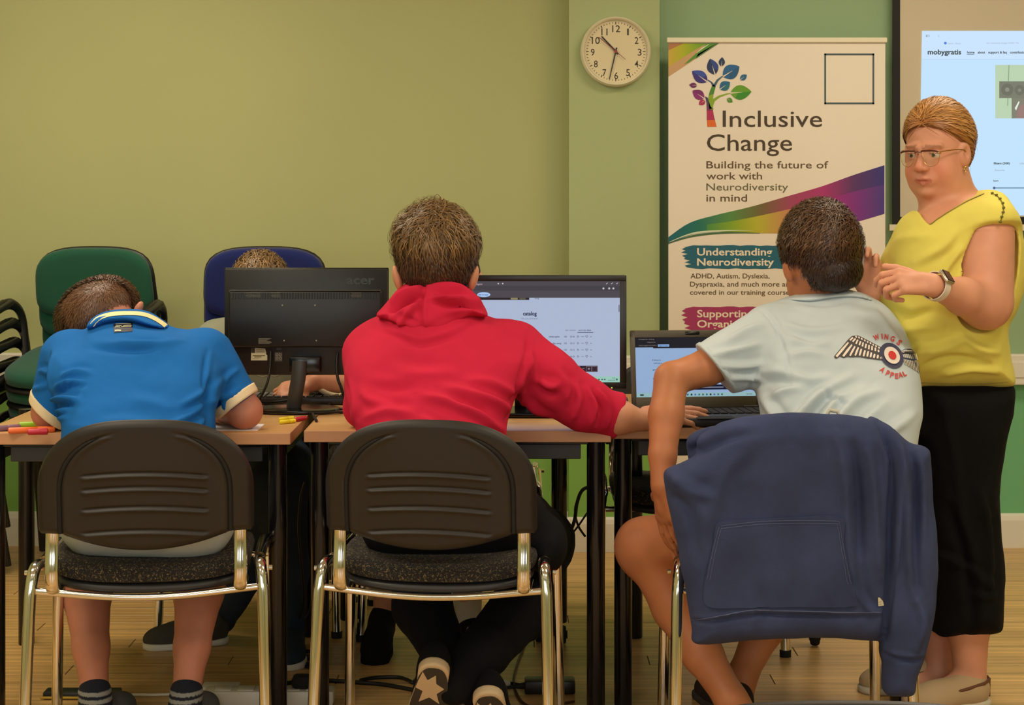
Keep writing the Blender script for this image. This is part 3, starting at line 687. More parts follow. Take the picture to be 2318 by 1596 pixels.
for i, (x, y) in enumerate([(627, 803), (634, 803), (627, 811), (635, 811)]): L2.ellipse(x, y, 3, 3, rgb(140, 134, 116), 1); L2.ellipse(x, y, 1.8, 1.8, rgb(50, 46, 40), 2)
L2.rect(626, 787, 637, 792, rgb(60, 62, 58), 1)
L2.make('sticker', PRINT, m0)
tx = MB(); V, Fc = text_px('acer', 784, 643, 64, 20, bold=.03); tx.add([W(p[0], p[1], Ym-.0012) for p in V], Fc); tx.make('embossed_lettering', mat('embossed', rgb(44, 42, 38), rough=.25), m0, world=True)
def cable(pts, r, label, name='cable', samples=8, group=None, m=None):
    P = catmull(pts, samples); o = MB(); o.tube(P, r, n=8); ob = o.make(name, m or M_CABLE, None, angle=70); tag(ob, label, 'cable', group); return ob
c_a = [W(613, 795, Ym-.004), W(612, 825, Ym-.02), W(607, 860, Ym-.04), W(596, 888, Ym-.04), W(588, 903, Ym-.02), W(600, 911, Ym-.01), W(650, 906, Ym+.05)]
for p in c_a[4:]: p[2] = max(p[2], TZ+.006)
cable(c_a, .0035, 'black cable hanging from the left side of the rear-facing monitor', 'monitor_cable')
c_b = [W(764, 800, Ym-.004), W(762, 830, Ym-.02), W(765, 858, Ym-.03), W(773, 880, Ym-.03), W(786, 912, Ym-.02), W(760, 922, Ym-.06), W(700, 924, Ym-.09)]
for p in c_b[4:]: p[2] = TZ+.006
cable(c_b, .0042, 'black cable hanging from the right side of the rear-facing monitor beside the red sleeve', 'monitor_cable')
def tcable(pts, r, label, z=TZ+.005, **k):
    """cable lying on a level surface, given in photo pixels"""
    out = []
    for px, py in pts:
        Y = F*(CH-z)/(py-HY); out.append(((px-CX)*Y/F, Y, z))
    return cable(out, r, label, **k)
tcable([(600, 934), (640, 931), (680, 926), (730, 925), (790, 926)], .004, 'thin black cable lying along the table behind the pens')
tcable([(640, 918), (680, 907), (720, 904), (760, 905), (800, 903)], .0045, 'black cable lying behind the stand of the rear-facing monitor')
tcable([(690, 926), (705, 934), (712, 945), (716, 952)], .004, 'black cable end dropping into the gap between the two left tables')
tcable([(745, 915), (760, 903), (785, 899), (800, 902)], .003, 'looped black cable on the table by the red hoodie')

# middle monitor, screen towards us
Yn = 4.74; m1 = root('monitor', (W(1200, 0, Yn)[0], Yn+.05, TZ), 'wide black monitor showing a catalog page, behind the red sleeve', 'monitor')
nf = flat_at(Yn, .0004)
def nbox(mb, x0, y0, x1, y1, Ya, Yb, bev=.002):
    a = W(x0, y0, Yn); b = W(x1, y1, Yn); mb.box(((a[0]+b[0])/2, (Ya+Yb)/2, (a[2]+b[2])/2), (b[0]-a[0], Yb-Ya, a[2]-b[2]), bev)
X0m, X1m = 973, 1418
mb = MB(); nbox(mb, X0m, 623, X1m, 880, Yn+.002, Yn+.028, .005); mb.make('casing', M_MON, m1, world=True, angle=40)
mb = MB(); nbox(mb, X0m, 623, X1m, 636.5, Yn-.004, Yn+.006); nbox(mb, X0m, 865, X1m, 880, Yn-.004, Yn+.006); nbox(mb, X0m, 636.4, X0m+14, 865.1, Yn-.004, Yn+.006, .0003); nbox(mb, 1403, 636.4, X1m, 865.1, Yn-.004, Yn+.006, .0003)
mb.make('bezel', mat('bezel_plastic', rgb(34, 31, 26), rough=.35), m1, world=True, angle=40)
mb = MB(); nbox(mb, 1165, 870, 1235, 935, Yn+.02, Yn+.045, .004); mb.make('stand_neck', M_MON2, m1, world=True, angle=40)
c_ = W(1205, 0, Yn); mb = MB(); V, Fc = pad_grid(.26, .19, .012, TZ+.007, 0, ex=3.2); mb.add([(x+c_[0], y+Yn+.0, z) for x, y, z in V], Fc); mb.make('stand_base', M_MON2, m1, world=True, angle=40)
Q = Print(nf); dt = rgb(44, 50, 80); gt = rgb(110, 116, 140)
Q.rect(985, 635, 1405, 867, rgb(178, 190, 216), 0); Q.rect(985, 635, 1405, 674, rgb(84, 78, 84), 1); Q.rect(985, 647, 1405, 658, rgb(74, 70, 76), 2); Q.rect(1060, 674, 1198, 679, rgb(50, 42, 44), 2); Q.rect(1156, 674, 1172, 678, rgb(150, 136, 100), 3); Q.rect(1176, 674, 1190, 678, rgb(96, 86, 72), 3)
Q.rect(985, 852, 1405, 867, rgb(158, 206, 190), 1)
Q.ellipse(1095, 667, 15, 5.5, rgb(176, 206, 248), 3); Q.text('Sign in now', 1083, 669, 22, 4, rgb(60, 80, 130), 4, bold=.02)
Q.text('mobygratis', 1074, 645, 18, 4, rgb(220, 190, 200), 4); Q.ellipse(1128, 642, 1.6, 1.6, rgb(210, 206, 210), 4); Q.ellipse(1138, 642, 1.6, 1.6, rgb(210, 206, 210), 4)
for x in (1374, 1385.5, 1397): Q.line([(x-2, 643), (x+2, 640)], 1.1, rgb(214, 208, 208), 4)
for x in (1366, 1379, 1388.5): Q.ellipse(x, 653, 2.3, 2.3, rgb(206, 202, 206), 4)
Q.text('catalog', 1184, 714, 31, 9, dt, 3, bold=.03); Q.text('500 tracks 2024 08 30', 1180, 723, 37, 3.6, gt, 3); Q.text('blog', 1211, 677, 9, 4, dt, 3)
Q.text('bpm  duration', 1280, 749, 23, 3.6, gt, 3, bold=.01); Q.text('sort by date', 1310, 749, 28, 3.6, dt, 3, bold=.01); Q.line([(1307, 752.5), (1343, 752.5)], 1.2, dt, 3)
for i, (y, t, xx, d) in enumerate([(764, 'ambient together', 1243, '02:46'), (779, 'a day away', 1247, '03:51'), (794, 'arp energetic', 1245, '05:15'), (809, 'atmospherics', 1243, '04:28')]):
    Q.text(t, xx, y, 24, 4, dt, 3, bold=.01); Q.text('100', 1277, y, 6, 4, dt, 3); Q.text(d, 1291, y, 9.5, 4, dt, 3)
    Q.line([(1307, y-4), (1307, y+.5), (1311, y-1.8), (1307, y-4)], .9, dt, 3); Q.line([(1316, y-2), (1322, y-2)], 1, gt, 3)
    Q.line([(1325.5, y-3), (1327, y-4.5), (1328.3, y-3.4), (1329.8, y-4.5), (1331, y-3), (1328.3, y+.8), (1325.5, y-3)], .8, dt, 3); Q.ellipse(1338, y-1.8, 1.2, 1.2, gt, 3)
Q.rect(1180, 828, 1353, 842, rgb(60, 42, 50), 3)
for x0, x1 in ((1302, 1313), (1327, 1339), (1340, 1352)): Q.line([(x0, 829.5), (x1, 829.5), (x1, 840.5), (x0, 840.5), (x0, 829.5)], .7, rgb(150, 136, 146), 4)
Q.poly([(1305, 831.5), (1305, 838.5), (1310.5, 835)], rgb(236, 236, 246), 5); Q.ellipse(1333, 835, 2.4, 2.2, rgb(140, 126, 140), 5); Q.line([(1317, 835), (1323, 834)], 1, rgb(140, 126, 136), 5)
for x in (1341, 1348, 1356, 1363, 1369): Q.ellipse(x, 859, 2, 1.6, rgb(70, 100, 100), 3)
Q.text('10:32', 1386, 857.5, 7, 3, rgb(50, 80, 80), 3); Q.text('30/08/2024', 1376, 862.5, 17, 3, rgb(50, 80, 80), 3); Q.ellipse(1396.5, 859, 1.6, 2.6, rgb(50, 80, 80), 3)
Q.rect(1400.5, 690, 1402, 706, rgb(70, 66, 72), 3)
Q.make('screen_image', M_SCREEN, m1)
mb = MB(); a = W(1385, 878, Yn-.005); mb.box(a, (.003, .002, .003), .0008); mb.make('power_light', mat('power_led', rgb(190, 255, 90), emit=1.6), m1, world=True)

# ------------------------------------------------------------------ laptop
lc = np.array([(1577-CX)*4.69/F, 4.69, TZ]); LR = math.radians(6); lp = root('laptop', tuple(lc), 'open dark grey laptop on the right table with a bright web page', 'laptop', LR)
M_LAP = mat('laptop_shell', rgb(82, 75, 58), rough=0.45); M_KEY = mat('laptop_keys', rgb(34, 30, 26), rough=0.5)
ar, br = math.cos(LR), math.sin(LR)
tilt = math.radians(9); LW = .357; LH = .212
xa = np.array([ar, br, 0]); ya = np.array([-br, ar, 0]); up = ya*math.sin(tilt)+np.array([0, 0, 1])*math.cos(tilt); nl = -ya*math.cos(tilt)+np.array([0, 0, 1])*math.sin(tilt)
hg = lc+np.array([0, 0, .024])
Rm = Matrix([[1, 0, 0], [0, math.cos(-tilt), -math.sin(-tilt)], [0, math.sin(-tilt), math.cos(-tilt)]])
mb = MB(); mb.box((0, -.120, .013), (LW, .245, .022), .005); mb.make('base', M_KEY, lp, angle=40)
mb = MB()
for r in range(6):
    for c in range(15):
        mb.box((-.155+c*.0222, -.045-r*.0185, .0255), (.0180, .0155, .004), .0012, seg=1)
mb.make('keyboard', M_RUB, lp); mb = MB(); mb.box((0, -.225, .0245), (.10, .06, .0015), .0005); mb.make('touchpad', M_RUB, lp)
def lidbox(mb, u0, u1, v0, v1, d0, d1, bev=.0015):
    c = Vector(((u0+u1)/2, -(d0+d1)/2, (v0+v1)/2)); c = Rm @ c
    mb.box((c[0], c[1]+.0, c[2]+.024), (u1-u0, abs(d1-d0), v1-v0), bev, rot=Rm)
mb = MB(); lidbox(mb, -LW/2, LW/2, -.004, LH, -.010, -.001, .003); mb.make('lid', M_LAP, lp, angle=40)
mb = MB(); lidbox(mb, -LW/2, LW/2, LH-.020, LH, -.002, .003); lidbox(mb, -LW/2, LW/2, 0, .030, -.002, .003); lidbox(mb, -LW/2, -LW/2+.013, 0, LH, -.002, .003); lidbox(mb, LW/2-.013, LW/2, 0, LH, -.002, .003); mb.make('lid_bezel', M_LAP, lp, angle=40)
mb = MB(); lidbox(mb, -.026, .014, LH-.013, LH-.004, .002, .0045, .002); mb.make('webcam_strip', M_MON2, lp, angle=40)
for s in (-1, 1):
    mb = MB(); mb.tube([(s*.15-.02, 0, .024), (s*.15+.02, 0, .024)], .006, n=12); mb.make('hinge', M_KEY, lp, angle=60)
def lf(px, py, l):
    """(px,py) of the photo's laptop screen mapped by its corner pixels onto the lid's own surface"""
    u = (px-1431)/(1712-1431)-.035*(py-765)/150; v = (py-762)/(908-762)
    U = -LW/2+.014+u*(LW-.028); Vv = LH-.021-v*(LH-.052)
    return hg+xa*U+up*Vv+nl*(.0014+.0003*l)
Q = Print(lf)
def lr(x0, y0, x1, y1, c, l): 
    return Q.rect(x0, y0, x1, y1, c, l)
def lraw(u0, v0, u1, v1, c, l):
    P_ = [hg+xa*(-LW/2+.013+a*(LW-.026))+up*(LH-.020-b*(LH-.050))+nl*(.0010+.0003*l) for a, b in ((u0, v0), (u1, v0), (u1, v1), (u0, v1))]
    Q.mb.add(P_, [(0, 1, 2, 3)], c)
def ltext(t, u, v, wd, cap, c, l=3, bold=0.01):
    V, Fc = text_px(t, 0, 0, wd, cap, bold); Q.mb.add([hg+xa*(-LW/2+.013+(u+p[0])*(LW-.026))+up*(LH-.020-(v+p[1])*(LH-.050))+nl*(.0010+.0003*l) for p in V], Fc, c)
lraw(0, 0, 1, 1, rgb(152, 178, 214), 0); lraw(0, 0, 1, .165, rgb(40, 38, 42), 1); lraw(.15, .165, .7, .18, rgb(40, 38, 42), 1); lraw(0, .93, 1, 1, rgb(150, 186, 190), 1)
lraw(.19, .115, .285, .155, rgb(140, 178, 226), 2); ltext('Sign in now', .20, .147, .075, .022, rgb(40, 70, 120)); ltext('mobygratis catalog', .03, .035, .13, .02, rgb(130, 124, 120)); ltext('mobygratis.com', .10, .085, .07, .02, rgb(130, 124, 120)); ltext('restore pages from before', .03, .14, .15, .02, rgb(130, 124, 120))
for u, v, t in ((.14, .39, 'Filters'), (.15, .44, 'tempo'), (.64, .62, 'duration'), (.64, .70, 'favourites'), (.14, .55, 'genre'), (.14, .70, 'mood')): ltext(t, u, v, .07, .022, rgb(50, 60, 90))
lraw(.30, .80, .97, .885, rgb(28, 30, 52), 2); lraw(.32, .835, .73, .855, rgb(120, 124, 144), 3); P_ = None
Q.mb.add([hg+xa*(-LW/2+.013+a*(LW-.026))+up*(LH-.020-b*(LH-.050))+nl*(.0022) for a, b in ((.83, .825), (.83, .86), (.845, .8425))], [(0, 1, 2)], rgb(220, 226, 240))
for i in range(10): 
    u = .42+i*.032; lraw(u, .95, u+.015, .98, [rgb(60, 110, 150), rgb(40, 60, 60), rgb(90, 110, 180), rgb(60, 120, 140), rgb(70, 110, 90)][i % 5], 3)
lraw(.03, .95, .06, .98, rgb(60, 80, 70), 3); ltext('10:32', .92, .975, .05, .02, rgb(40, 60, 60))
Q.make('screen_image', M_SCREEN, lp)

# ------------------------------------------------------------------ pens and paper on the tables
def pen(px, py, Lp, ang, r, colr, label, cap=None, z=TZ):
    Y = F*(CH-z-r)/(py-HY); x = (px-CX)*Y/F; m = mat('pen_'+label.split()[0], colr, rough=0.35)
    p = root('highlighter_pen', (x, Y, z+r), label, 'pen', ang, 'highlighter pens')
    def body(pr, nm, mm, par):
        a = MB(); a.lathe(pr, axis='X', n=16); return a.make(nm, mm, par, angle=50)
    body([(r*.5, 0), (r*.95, .002), (r, .006), (r, Lp*.62), (r*.9, Lp*.63)], 'barrel', m, p)
    body([(r*.9, Lp*.62), (r*1.05, Lp*.63), (r*1.03, Lp*.97), (r*.6, Lp)], 'cap', cap or m, p)
    return p
pen(18, 975, .115, 0.30, .0078, rgb(255, 120, 60), 'orange highlighter pen near the left table front edge')
pen(-34, 972, .09, 0.55, .0075, rgb(140, 104, 128), 'purple highlighter pen at the left edge of the left table')
pen(42, 962, .10, 0.30, .0075, rgb(150, 196, 40), 'green highlighter pen behind the orange one')
pen(62, 978, .05, 0.25, .0078, rgb(206, 30, 60), 'crimson pen end beside the orange highlighter pen')
pen(632, 950, .05, 0.85, .0055, rgb(240, 224, 30), 'yellow highlighter pen lying on the left table, the farther of two')
pen(633, 956, .05, 0.75, .0055, rgb(238, 222, 40), 'yellow highlighter pen lying on the left table, the nearer of two')
pen(668, 950, .045, 1.0, .006, rgb(190, 36, 50), 'red pen lying near the corner of the left table')
pb = MB(); a = ((505-CX)*4.37/F, 4.42); pb.box((a[0]-.02, a[1]+.03, TZ+.0012), (.21, .12, .002)); o = pb.make('paper_sheet', mat('paper', rgb(232, 230, 236), rough=.7)); tag(o, 'white paper sheet under the forearm of the blue polo', 'paper')
# keyboard of the hidden user
kb = root('keyboard', (W(660, 0, 5.02)[0], 5.03, TZ), 'black keyboard behind the rear-facing monitor', 'keyboard')
mb = MB(); mb.box((0, 0, .011), (.44, .14, .02), .004); mb.make('key_tray', M_MON, kb, angle=40)
mb = MB()
for r in range(5):
    for c in range(18): mb.box((-.2+c*.0235, -.05+r*.0225, .0225), (.019, .018, .006), .0015, seg=1)
mb.make('keys', M_MON2, kb)
ms = root('computer_mouse', (W(1398, 0, 4.86)[0], 4.86, TZ), 'black mouse beside the right monitor edge', 'mouse')
V, Fc = pad_grid(.06, .10, .034, .017, 0, ex=2.3); MB().add(V, Fc).make('shell', M_MON2, ms, angle=60); mb = MB(); mb.lathe([(.002, -.004), (.008, -.004), (.008, .004), (.002, .004)], axis='X', n=12); m2 = MB(); m2.add([(a_, b-.03, c+.034) for a_, b, c in mb.V], mb.F); m2.make('wheel', M_RUB, ms)

# ------------------------------------------------------------------ things on the floor
def fl_px(px, py, z=0.0): Y = F*(CH-z)/(py-HY); return ((px-CX)*Y/F, Y, z)
def fcable(pts, r, label, z=.005, **k): return tcable(pts, r, label, z=z, **k)
fcable([(650, 1478), (690, 1474), (720, 1478), (700, 1486), (655, 1484), (640, 1482)], .005, 'black cable loop on the floor behind the left table leg')
fcable([(645, 1506), (680, 1494), (715, 1490), (700, 1502), (660, 1504), (690, 1508), (720, 1516)], .005, 'tangled black cable on the floor below the left table edge')
fcable([(640, 1548), (700, 1540), (770, 1542), (810, 1545), (870, 1550), (935, 1562)], .006, 'thick black cable crossing the floor between the two chairs')
fcable([(815, 1540), (850, 1534), (900, 1533), (925, 1540), (935, 1545), (950, 1530), (975, 1527)], .005, 'black cable curving to the sole of the crossed shoe')
fcable([(1195, 1434), (1185, 1465), (1172, 1500), (1163, 1540), (1170, 1570), (1186, 1592), (1215, 1600), (1300, 1588)], .0035, 'thin brown cable curving down beside the power adapter', m=mat('brown_cable', rgb(62, 34, 20), rough=.5))
ad = root('power_adapter', fl_px(1245, 1572), 'black laptop power adapter lying on the floor by the middle chair', 'adapter')
mb = MB(); mb.box((0, .02, .019), (.135, .06, .036), .006); mb.make('brick_case', M_MON, ad, angle=40)
mb = MB(); mb.tube([(-.064, .02, .018), (-.09, .02, .016), (-.115, .02, .012)], [.010, .006, .004], n=10); mb.make('strain_relief', M_RUB, ad, angle=60)
fcable([(1105, 1534), (1125, 1540), (1150, 1546), (1190, 1552)], .0045, 'black and white cable joining the power adapter', m=M_CABLE)
mb = MB(); p1, p2 = fl_px(1121, 1541, .008), fl_px(1152, 1548, .008); mb.tube([p1, p2], .007, n=10); o = mb.make('cable_plug', M_WHITE, angle=60); tag(o, 'white cable plug by the power adapter on the floor', 'plug')
ps = root('power_strip', fl_px(610, 1592), 'white power strip on the floor under the left table', 'power strip')
mb = MB(); mb.box((0, .0, .02), (.34, .06, .038), .006); mb.make('housing', M_WHITE, ps, angle=40)
for i in range(5):
    mb = MB(); mb.box((-.12+i*.06, 0, .040), (.044, .044, .003), .002); so = mb.make('socket', M_WHITE, ps, angle=40)
for i, xx in enumerate((.02, .085)):
    mb = MB(); mb.box((xx, 0, .058), (.05 if i else .035, .045, .034), .010); mb.make('plug', M_RUB, ps, angle=40)
pt = root('white_trunking_strip', fl_px(500, 1576), 'white extension block on the floor behind the right striped sock', 'power strip')
mb = MB(); mb.box((0, 0, .016), (.10, .06, .03), .004); mb.box((.01, -.025, .008), (.11, .03, .014), .003); mb.make('housing', M_WHITE, pt, angle=40)
pk = root('black_tray', fl_px(185, 1580), 'flat black cable tray on the floor under the left chair', 'tray')
mb = MB(); mb.box((0, .01, .010), (.20, .05, .018), .004); mb.make('housing', M_MON, pk, angle=40); mb = MB(); mb.box((-.01, -.018, .006), (.19, .006, .006), .001); mb.make('brass_strip', mat('brass', rgb(190, 160, 70), rough=.3, metal=.8), pk)
fcable([(270, 1578), (300, 1573), (350, 1573), (420, 1571), (450, 1572)], .004, 'white cable between the black tray and the white extension block', m=M_WHITE)
for i, (pts, r, lab) in enumerate([
    ([W(1352, 1015, 4.9), W(1365, 1040, 4.92), W(1362, 1062, 4.95), W(1345, 1100, 5.0)], .005, 'black cable hanging beside the middle table leg'),
    ([W(1340, 1100, 5.2), W(1318, 1110, 5.2), W(1306, 1140, 5.2), W(1300, 1180, 5.2), W(1282, 1225, 5.2)], .0055, 'thick black cable looping behind the middle table leg'),
    ([W(1316, 1112, 5.22), W(1302, 1150, 5.22), W(1308, 1188, 5.22), W(1325, 1215, 5.22)], .0035, 'thin black cable crossing the thick one behind the table leg'),
    ([W(1330, 1160, 5.15), W(1308, 1192, 5.15), W(1284, 1222, 5.15)], .003, 'short thin cable crossing before the white skirting'),
    ([W(690, 1090, 4.6), W(680, 1130, 4.65), W(676, 1200, 4.7), W(684, 1300, 4.8), W(686, 1370, 4.9), W(660, 1438, 5.1)], .0035, 'thin black cable hanging down past the dark jeans'),
    ([W(718, 1090, 5.1), W(712, 1250, 5.1), W(706, 1360, 5.15), W(690, 1405, 5.2), W(664, 1440, 5.3)], .003, 'thin brown cable sloping to the floor behind the left table leg')]):
    cable(pts, r, lab, 'hanging_cable')
# ------------------------------------------------------------------ distance-field modelling for people and cloth
def smin(a, b, k):
    h = np.clip(0.5+0.5*(b-a)/k, 0, 1); return b*(1-h)+a*h-k*h*(1-h)
def smax(a, b, k): return -smin(-a, -b, k)
def cone(p, a, b, ra, rb):
    a = np.asarray(a, float); ab = np.asarray(b, float)-a; t = np.clip(((p-a)@ab)/(ab@ab), 0, 1)
    return np.linalg.norm(p-a-t[:, None]*ab, axis=1)-(ra+(rb-ra)*t)
def chain(p, pts, rs, k=0.0):
    d = None
    for i in range(len(pts)-1):
        e = cone(p, pts[i], pts[i+1], rs[i], rs[i+1]); d = e if d is None else (smin(d, e, k) if k else np.minimum(d, e))
    return d
def ell(p, c, r, R=None):
    q = p-np.asarray(c, float)
    if R is not None: q = q@np.asarray(R, float)          # columns of R are the local axes
    r = np.asarray(r, float); k0 = np.linalg.norm(q/r, axis=1); k1 = np.linalg.norm(q/(r*r), axis=1)+1e-9
    return k0*(k0-1)/k1
def axes(yaw, pitch=0.0, roll=0.0):
    """local axes (right, forward, up) of a head: yaw about Z, pitch nod, roll; columns"""
    M = Matrix.Rotation(yaw, 3, 'Z') @ Matrix.Rotation(pitch, 3, 'X') @ Matrix.Rotation(roll, 3, 'Y'); return np.array(M)
class Flat:
    """polygon traced at its own depth, thickened into a rounded body. Ytab: [(py, depth)...]; rim radius Wd, half thickness H"""
    def __init__(s, pts, Ytab, Wd, H, sub=4, step=.004):
        Yt = np.array(sorted(Ytab)); P = catmull(np.array(pts, float), sub, True) if sub > 1 else np.array(pts, float)
        Yp = np.interp(P[:, 1], Yt[:, 0], Yt[:, 1]); s.P = np.stack([(P[:, 0]-CX)*Yp/F, CH-(P[:, 1]-HY)*Yp/F], 1)
        zt = CH-(Yt[:, 0]-HY)*Yt[:, 1]/F; o = np.argsort(zt); s.zt, s.yt = zt[o], Yt[:, 1][o]; s.W, s.H = Wd, H
        lo = s.P.min(0)-.16; hi = s.P.max(0)+.16; s.lo, s.step = lo, step; n = np.ceil((hi-lo)/step).astype(int)+1; s.n = n
        gx, gz = np.meshgrid(lo[0]+np.arange(n[0])*step, lo[1]+np.arange(n[1])*step, indexing='ij')
        q = np.stack([gx.ravel(), gz.ravel()], 1).astype(np.float32); d2 = np.full(len(q), 1e9, np.float32); ins = np.zeros(len(q), bool); PP = s.P.astype(np.float32)
        for i in range(len(PP)):
            a, b = PP[i], PP[(i+1) % len(PP)]; e = b-a; v = q-a; L2 = float(e@e)+1e-12
            t = np.clip((v@e)/L2, 0, 1); w_ = v-t[:, None]*e; d2 = np.minimum(d2, w_[:, 0]**2+w_[:, 1]**2)
            c = (a[1] <= q[:, 1]) != (b[1] <= q[:, 1])
            if c.any():
                xi = a[0]+(q[:, 1]-a[1])*e[0]/(e[1]+1e-12); ins ^= c & (q[:, 0] < xi)
        d = np.sqrt(d2); d[ins] *= -1; s.g = d.reshape(n)
    def d2(s, p):
        f = (p[:, [0, 2]]-s.lo)/s.step; fx = np.clip(f[:, 0], 0, s.n[0]-1.001); fz = np.clip(f[:, 1], 0, s.n[1]-1.001); ex = np.hypot(f[:, 0]-fx, f[:, 1]-fz)*s.step
        i, j = fx.astype(int), fz.astype(int); u, v = fx-i, fz-j; g = s.g
        return g[i, j]*(1-u)*(1-v)+g[i+1, j]*u*(1-v)+g[i, j+1]*(1-u)*v+g[i+1, j+1]*u*v+ex
    def yc(s, p): return np.interp(p[:, 2], s.zt, s.yt)
    def __call__(s, p, off=0.0, dy=0.0):
        a = np.maximum(s.W+s.d2(p), 0); yy = (p[:, 1]-s.yc(p)-dy)*s.W/s.H
        k = 1.0/max(1.0, s.W/s.H)
        return (np.sqrt(a*a+yy*yy)-s.W)*k-off
def frame(f, n):
    f = np.asarray(f, float); f /= np.linalg.norm(f); n = np.asarray(n, float); n = n-f*(n@f); n /= np.linalg.norm(n); return f, n, np.cross(f, n)
def hand(p, o, fwd, back, thumb=1, curl=(.5, .6, .7, .8), sc=1.0, tcurl=.3, spread=.06, tout=.75):
    """wrist at o, fingers along fwd, back of the hand towards back, thumb on the side thumb*cross(fwd,back)"""
    f, n, t = frame(fwd, back); t = t*thumb; o = np.asarray(o, float); d = None
    kn = [(.088, .029), (.092, .009), (.087, -.011), (.079, -.030)]; wr = [.018, .006, -.006, -.016]
    for (a, b), w_ in zip(kn, wr):
        e = cone(p, o+t*w_*sc, o+(f*a+t*b-n*.002)*sc, .0155*sc, .0118*sc); d = e if d is None else smin(d, e, .014*sc)
    d = smin(d, cone(p, o+(f*.02+t*.014)*sc, o+(f*.062+t*.002)*sc, .016*sc, .015*sc), .012*sc)
    L_ = [(.044, .027, .021), (.048, .031, .022), (.044, .029, .021), (.034, .021, .019)]; fing = None
    for i, ((a, b), (l1, l2, l3), cu) in enumerate(zip(kn, L_, curl)):
        q = o+(f*a+t*b-n*.002)*sc; ang = 0; side = t*(spread*(1.5-i)); pts = [q]
        for l, m_ in ((l1, .75), (l2, 1.1), (l3, .8)):
            ang += cu*m_; q = q+((f+side)/np.linalg.norm(f+side)*math.cos(ang)-n*math.sin(ang))*l*sc; pts.append(q)
        r0 = (.0098, .0100, .0096, .0086)[i]*sc; e = chain(p, pts, [r0, r0*.93, r0*.86, r0*.74], .002)
        fing = e if fing is None else smin(fing, e, .0015)
    q = o+(f*.022+t*.022-n*.006)*sc; pts = [q]; dr = f*(1-tout)+t*tout-n*.25; dr /= np.linalg.norm(dr)
    for l, k_ in ((.044, 0), (.034, 1), (.028, 1)):
        dr = dr+(f*.75-t*.25-n*.25)*tcurl*k_; dr /= np.linalg.norm(dr); q = q+dr*l*sc; pts.append(q)
    th = chain(p, pts, [.0155*sc, .0125*sc, .0115*sc, .0088*sc], .002)
    return smin(smin(d, fing, .006*sc), th, .009*sc)

def mesh_sdf(fn, lo, hi, h, newton=2, B=4, slack=1.0):
    lo = np.asarray(lo, float); nb = np.ceil((np.asarray(hi)-lo)/(h*B)).astype(int)+1; n = nb*B
    bc = [lo[a]+(np.arange(nb[a])*B+(B-1)/2)*h for a in range(3)]; G = np.stack(np.meshgrid(*bc, indexing='ij'), -1).reshape(-1, 3)
    dc = fn(G); act = np.abs(dc) < h*B*1.6*slack+h; D = np.repeat(np.repeat(np.repeat(np.where(dc < 0, -1, 1).astype(np.float32).reshape(nb), B, 0), B, 1), B, 2)*np.float32(1)
    ids = np.nonzero(act)[0]; bi = np.stack(np.unravel_index(ids, nb), 1); off = np.stack(np.meshgrid(*[np.arange(B)]*3, indexing='ij'), -1).reshape(-1, 3)
    for s0 in range(0, len(bi), 6000):
        idx = (bi[s0:s0+6000, None, :]*B+off[None]).reshape(-1, 3); D[idx[:, 0], idx[:, 1], idx[:, 2]] = fn(lo+idx*h)
    neg = D < 0; strides = np.array([n[1]*n[2], n[2], 1]); cells = []; cross = []; quads = []; flips = []
    for ax in range(3):
        sl0 = [slice(None)]*3; sl1 = [slice(None)]*3; sl0[ax] = slice(0, -1); sl1[ax] = slice(1, None)
        I = np.stack(np.nonzero(neg[tuple(sl0)] != neg[tuple(sl1)]), 1); a1, a2 = (ax+1) % 3, (ax+2) % 3
        I = I[(I[:, a1] > 0) & (I[:, a2] > 0)]
        if not len(I): continue
        J = I.copy(); J[:, ax] += 1; d0 = D[I[:, 0], I[:, 1], I[:, 2]]; d1 = D[J[:, 0], J[:, 1], J[:, 2]]; t = d0/(d0-d1)
        P = I.astype(float); P[:, ax] += t; q = []
        for (u, v) in ((-1, -1), (0, -1), (0, 0), (-1, 0)):
            K = I.copy(); K[:, a1] += u; K[:, a2] += v; q.append(K@strides)
        q = np.stack(q, 1); quads.append(q); flips.append(d0 > 0); cross.append(P)
    Q = np.concatenate(quads); Fl = np.concatenate(flips); P = np.concatenate(cross)
    uq, inv = np.unique(Q.ravel(), return_inverse=True); inv = inv.reshape(-1, 4); cnt = np.bincount(inv.ravel(), minlength=len(uq))
    V = np.stack([np.bincount(inv.ravel(), weights=np.repeat(P[:, k], 4), minlength=len(uq))/cnt for k in range(3)], 1)*h+lo
    Fc = inv.copy(); Fc[Fl] = Fc[Fl][:, ::-1]
    for _ in range(newton):
        d, g = grad(fn, V); st = (d/np.maximum((g*g).sum(1), .05))[:, None]*g; ln = np.linalg.norm(st, axis=1)[:, None]
        V = V-st*np.minimum(1, h*.6/np.maximum(ln, 1e-9))
    return V, Fc
def grad(fn, V, e=.0012):
    d = fn(V); g = np.stack([fn(V+np.eye(3)[k]*e)-d for k in range(3)], 1)/e; return d, g
def normals(V, Fc):
    a, b, c, d = (V[Fc[:, k]] for k in range(4)); fn_ = np.cross(c-a, d-b); N_ = np.zeros_like(V)
    for k in range(3):
        for j in range(4): N_[:, k] += np.bincount(Fc[:, j], weights=fn_[:, k], minlength=len(V))
    return N_/(np.linalg.norm(N_, axis=1)[:, None]+1e-12)
def relax(V, Fc, it=1, lam=.5):
    for _ in range(it):
        S_ = np.zeros_like(V); c = np.zeros(len(V))
        for a, b in ((0, 1), (1, 2), (2, 3), (3, 0)):
            for i, j in ((a, b), (b, a)):
                c += np.bincount(Fc[:, i], minlength=len(V))
                for k in range(3): S_[:, k] += np.bincount(Fc[:, i], weights=V[Fc[:, j], k], minlength=len(V))
        V = V+lam*(S_/np.maximum(c, 1)[:, None]-V)
    return V
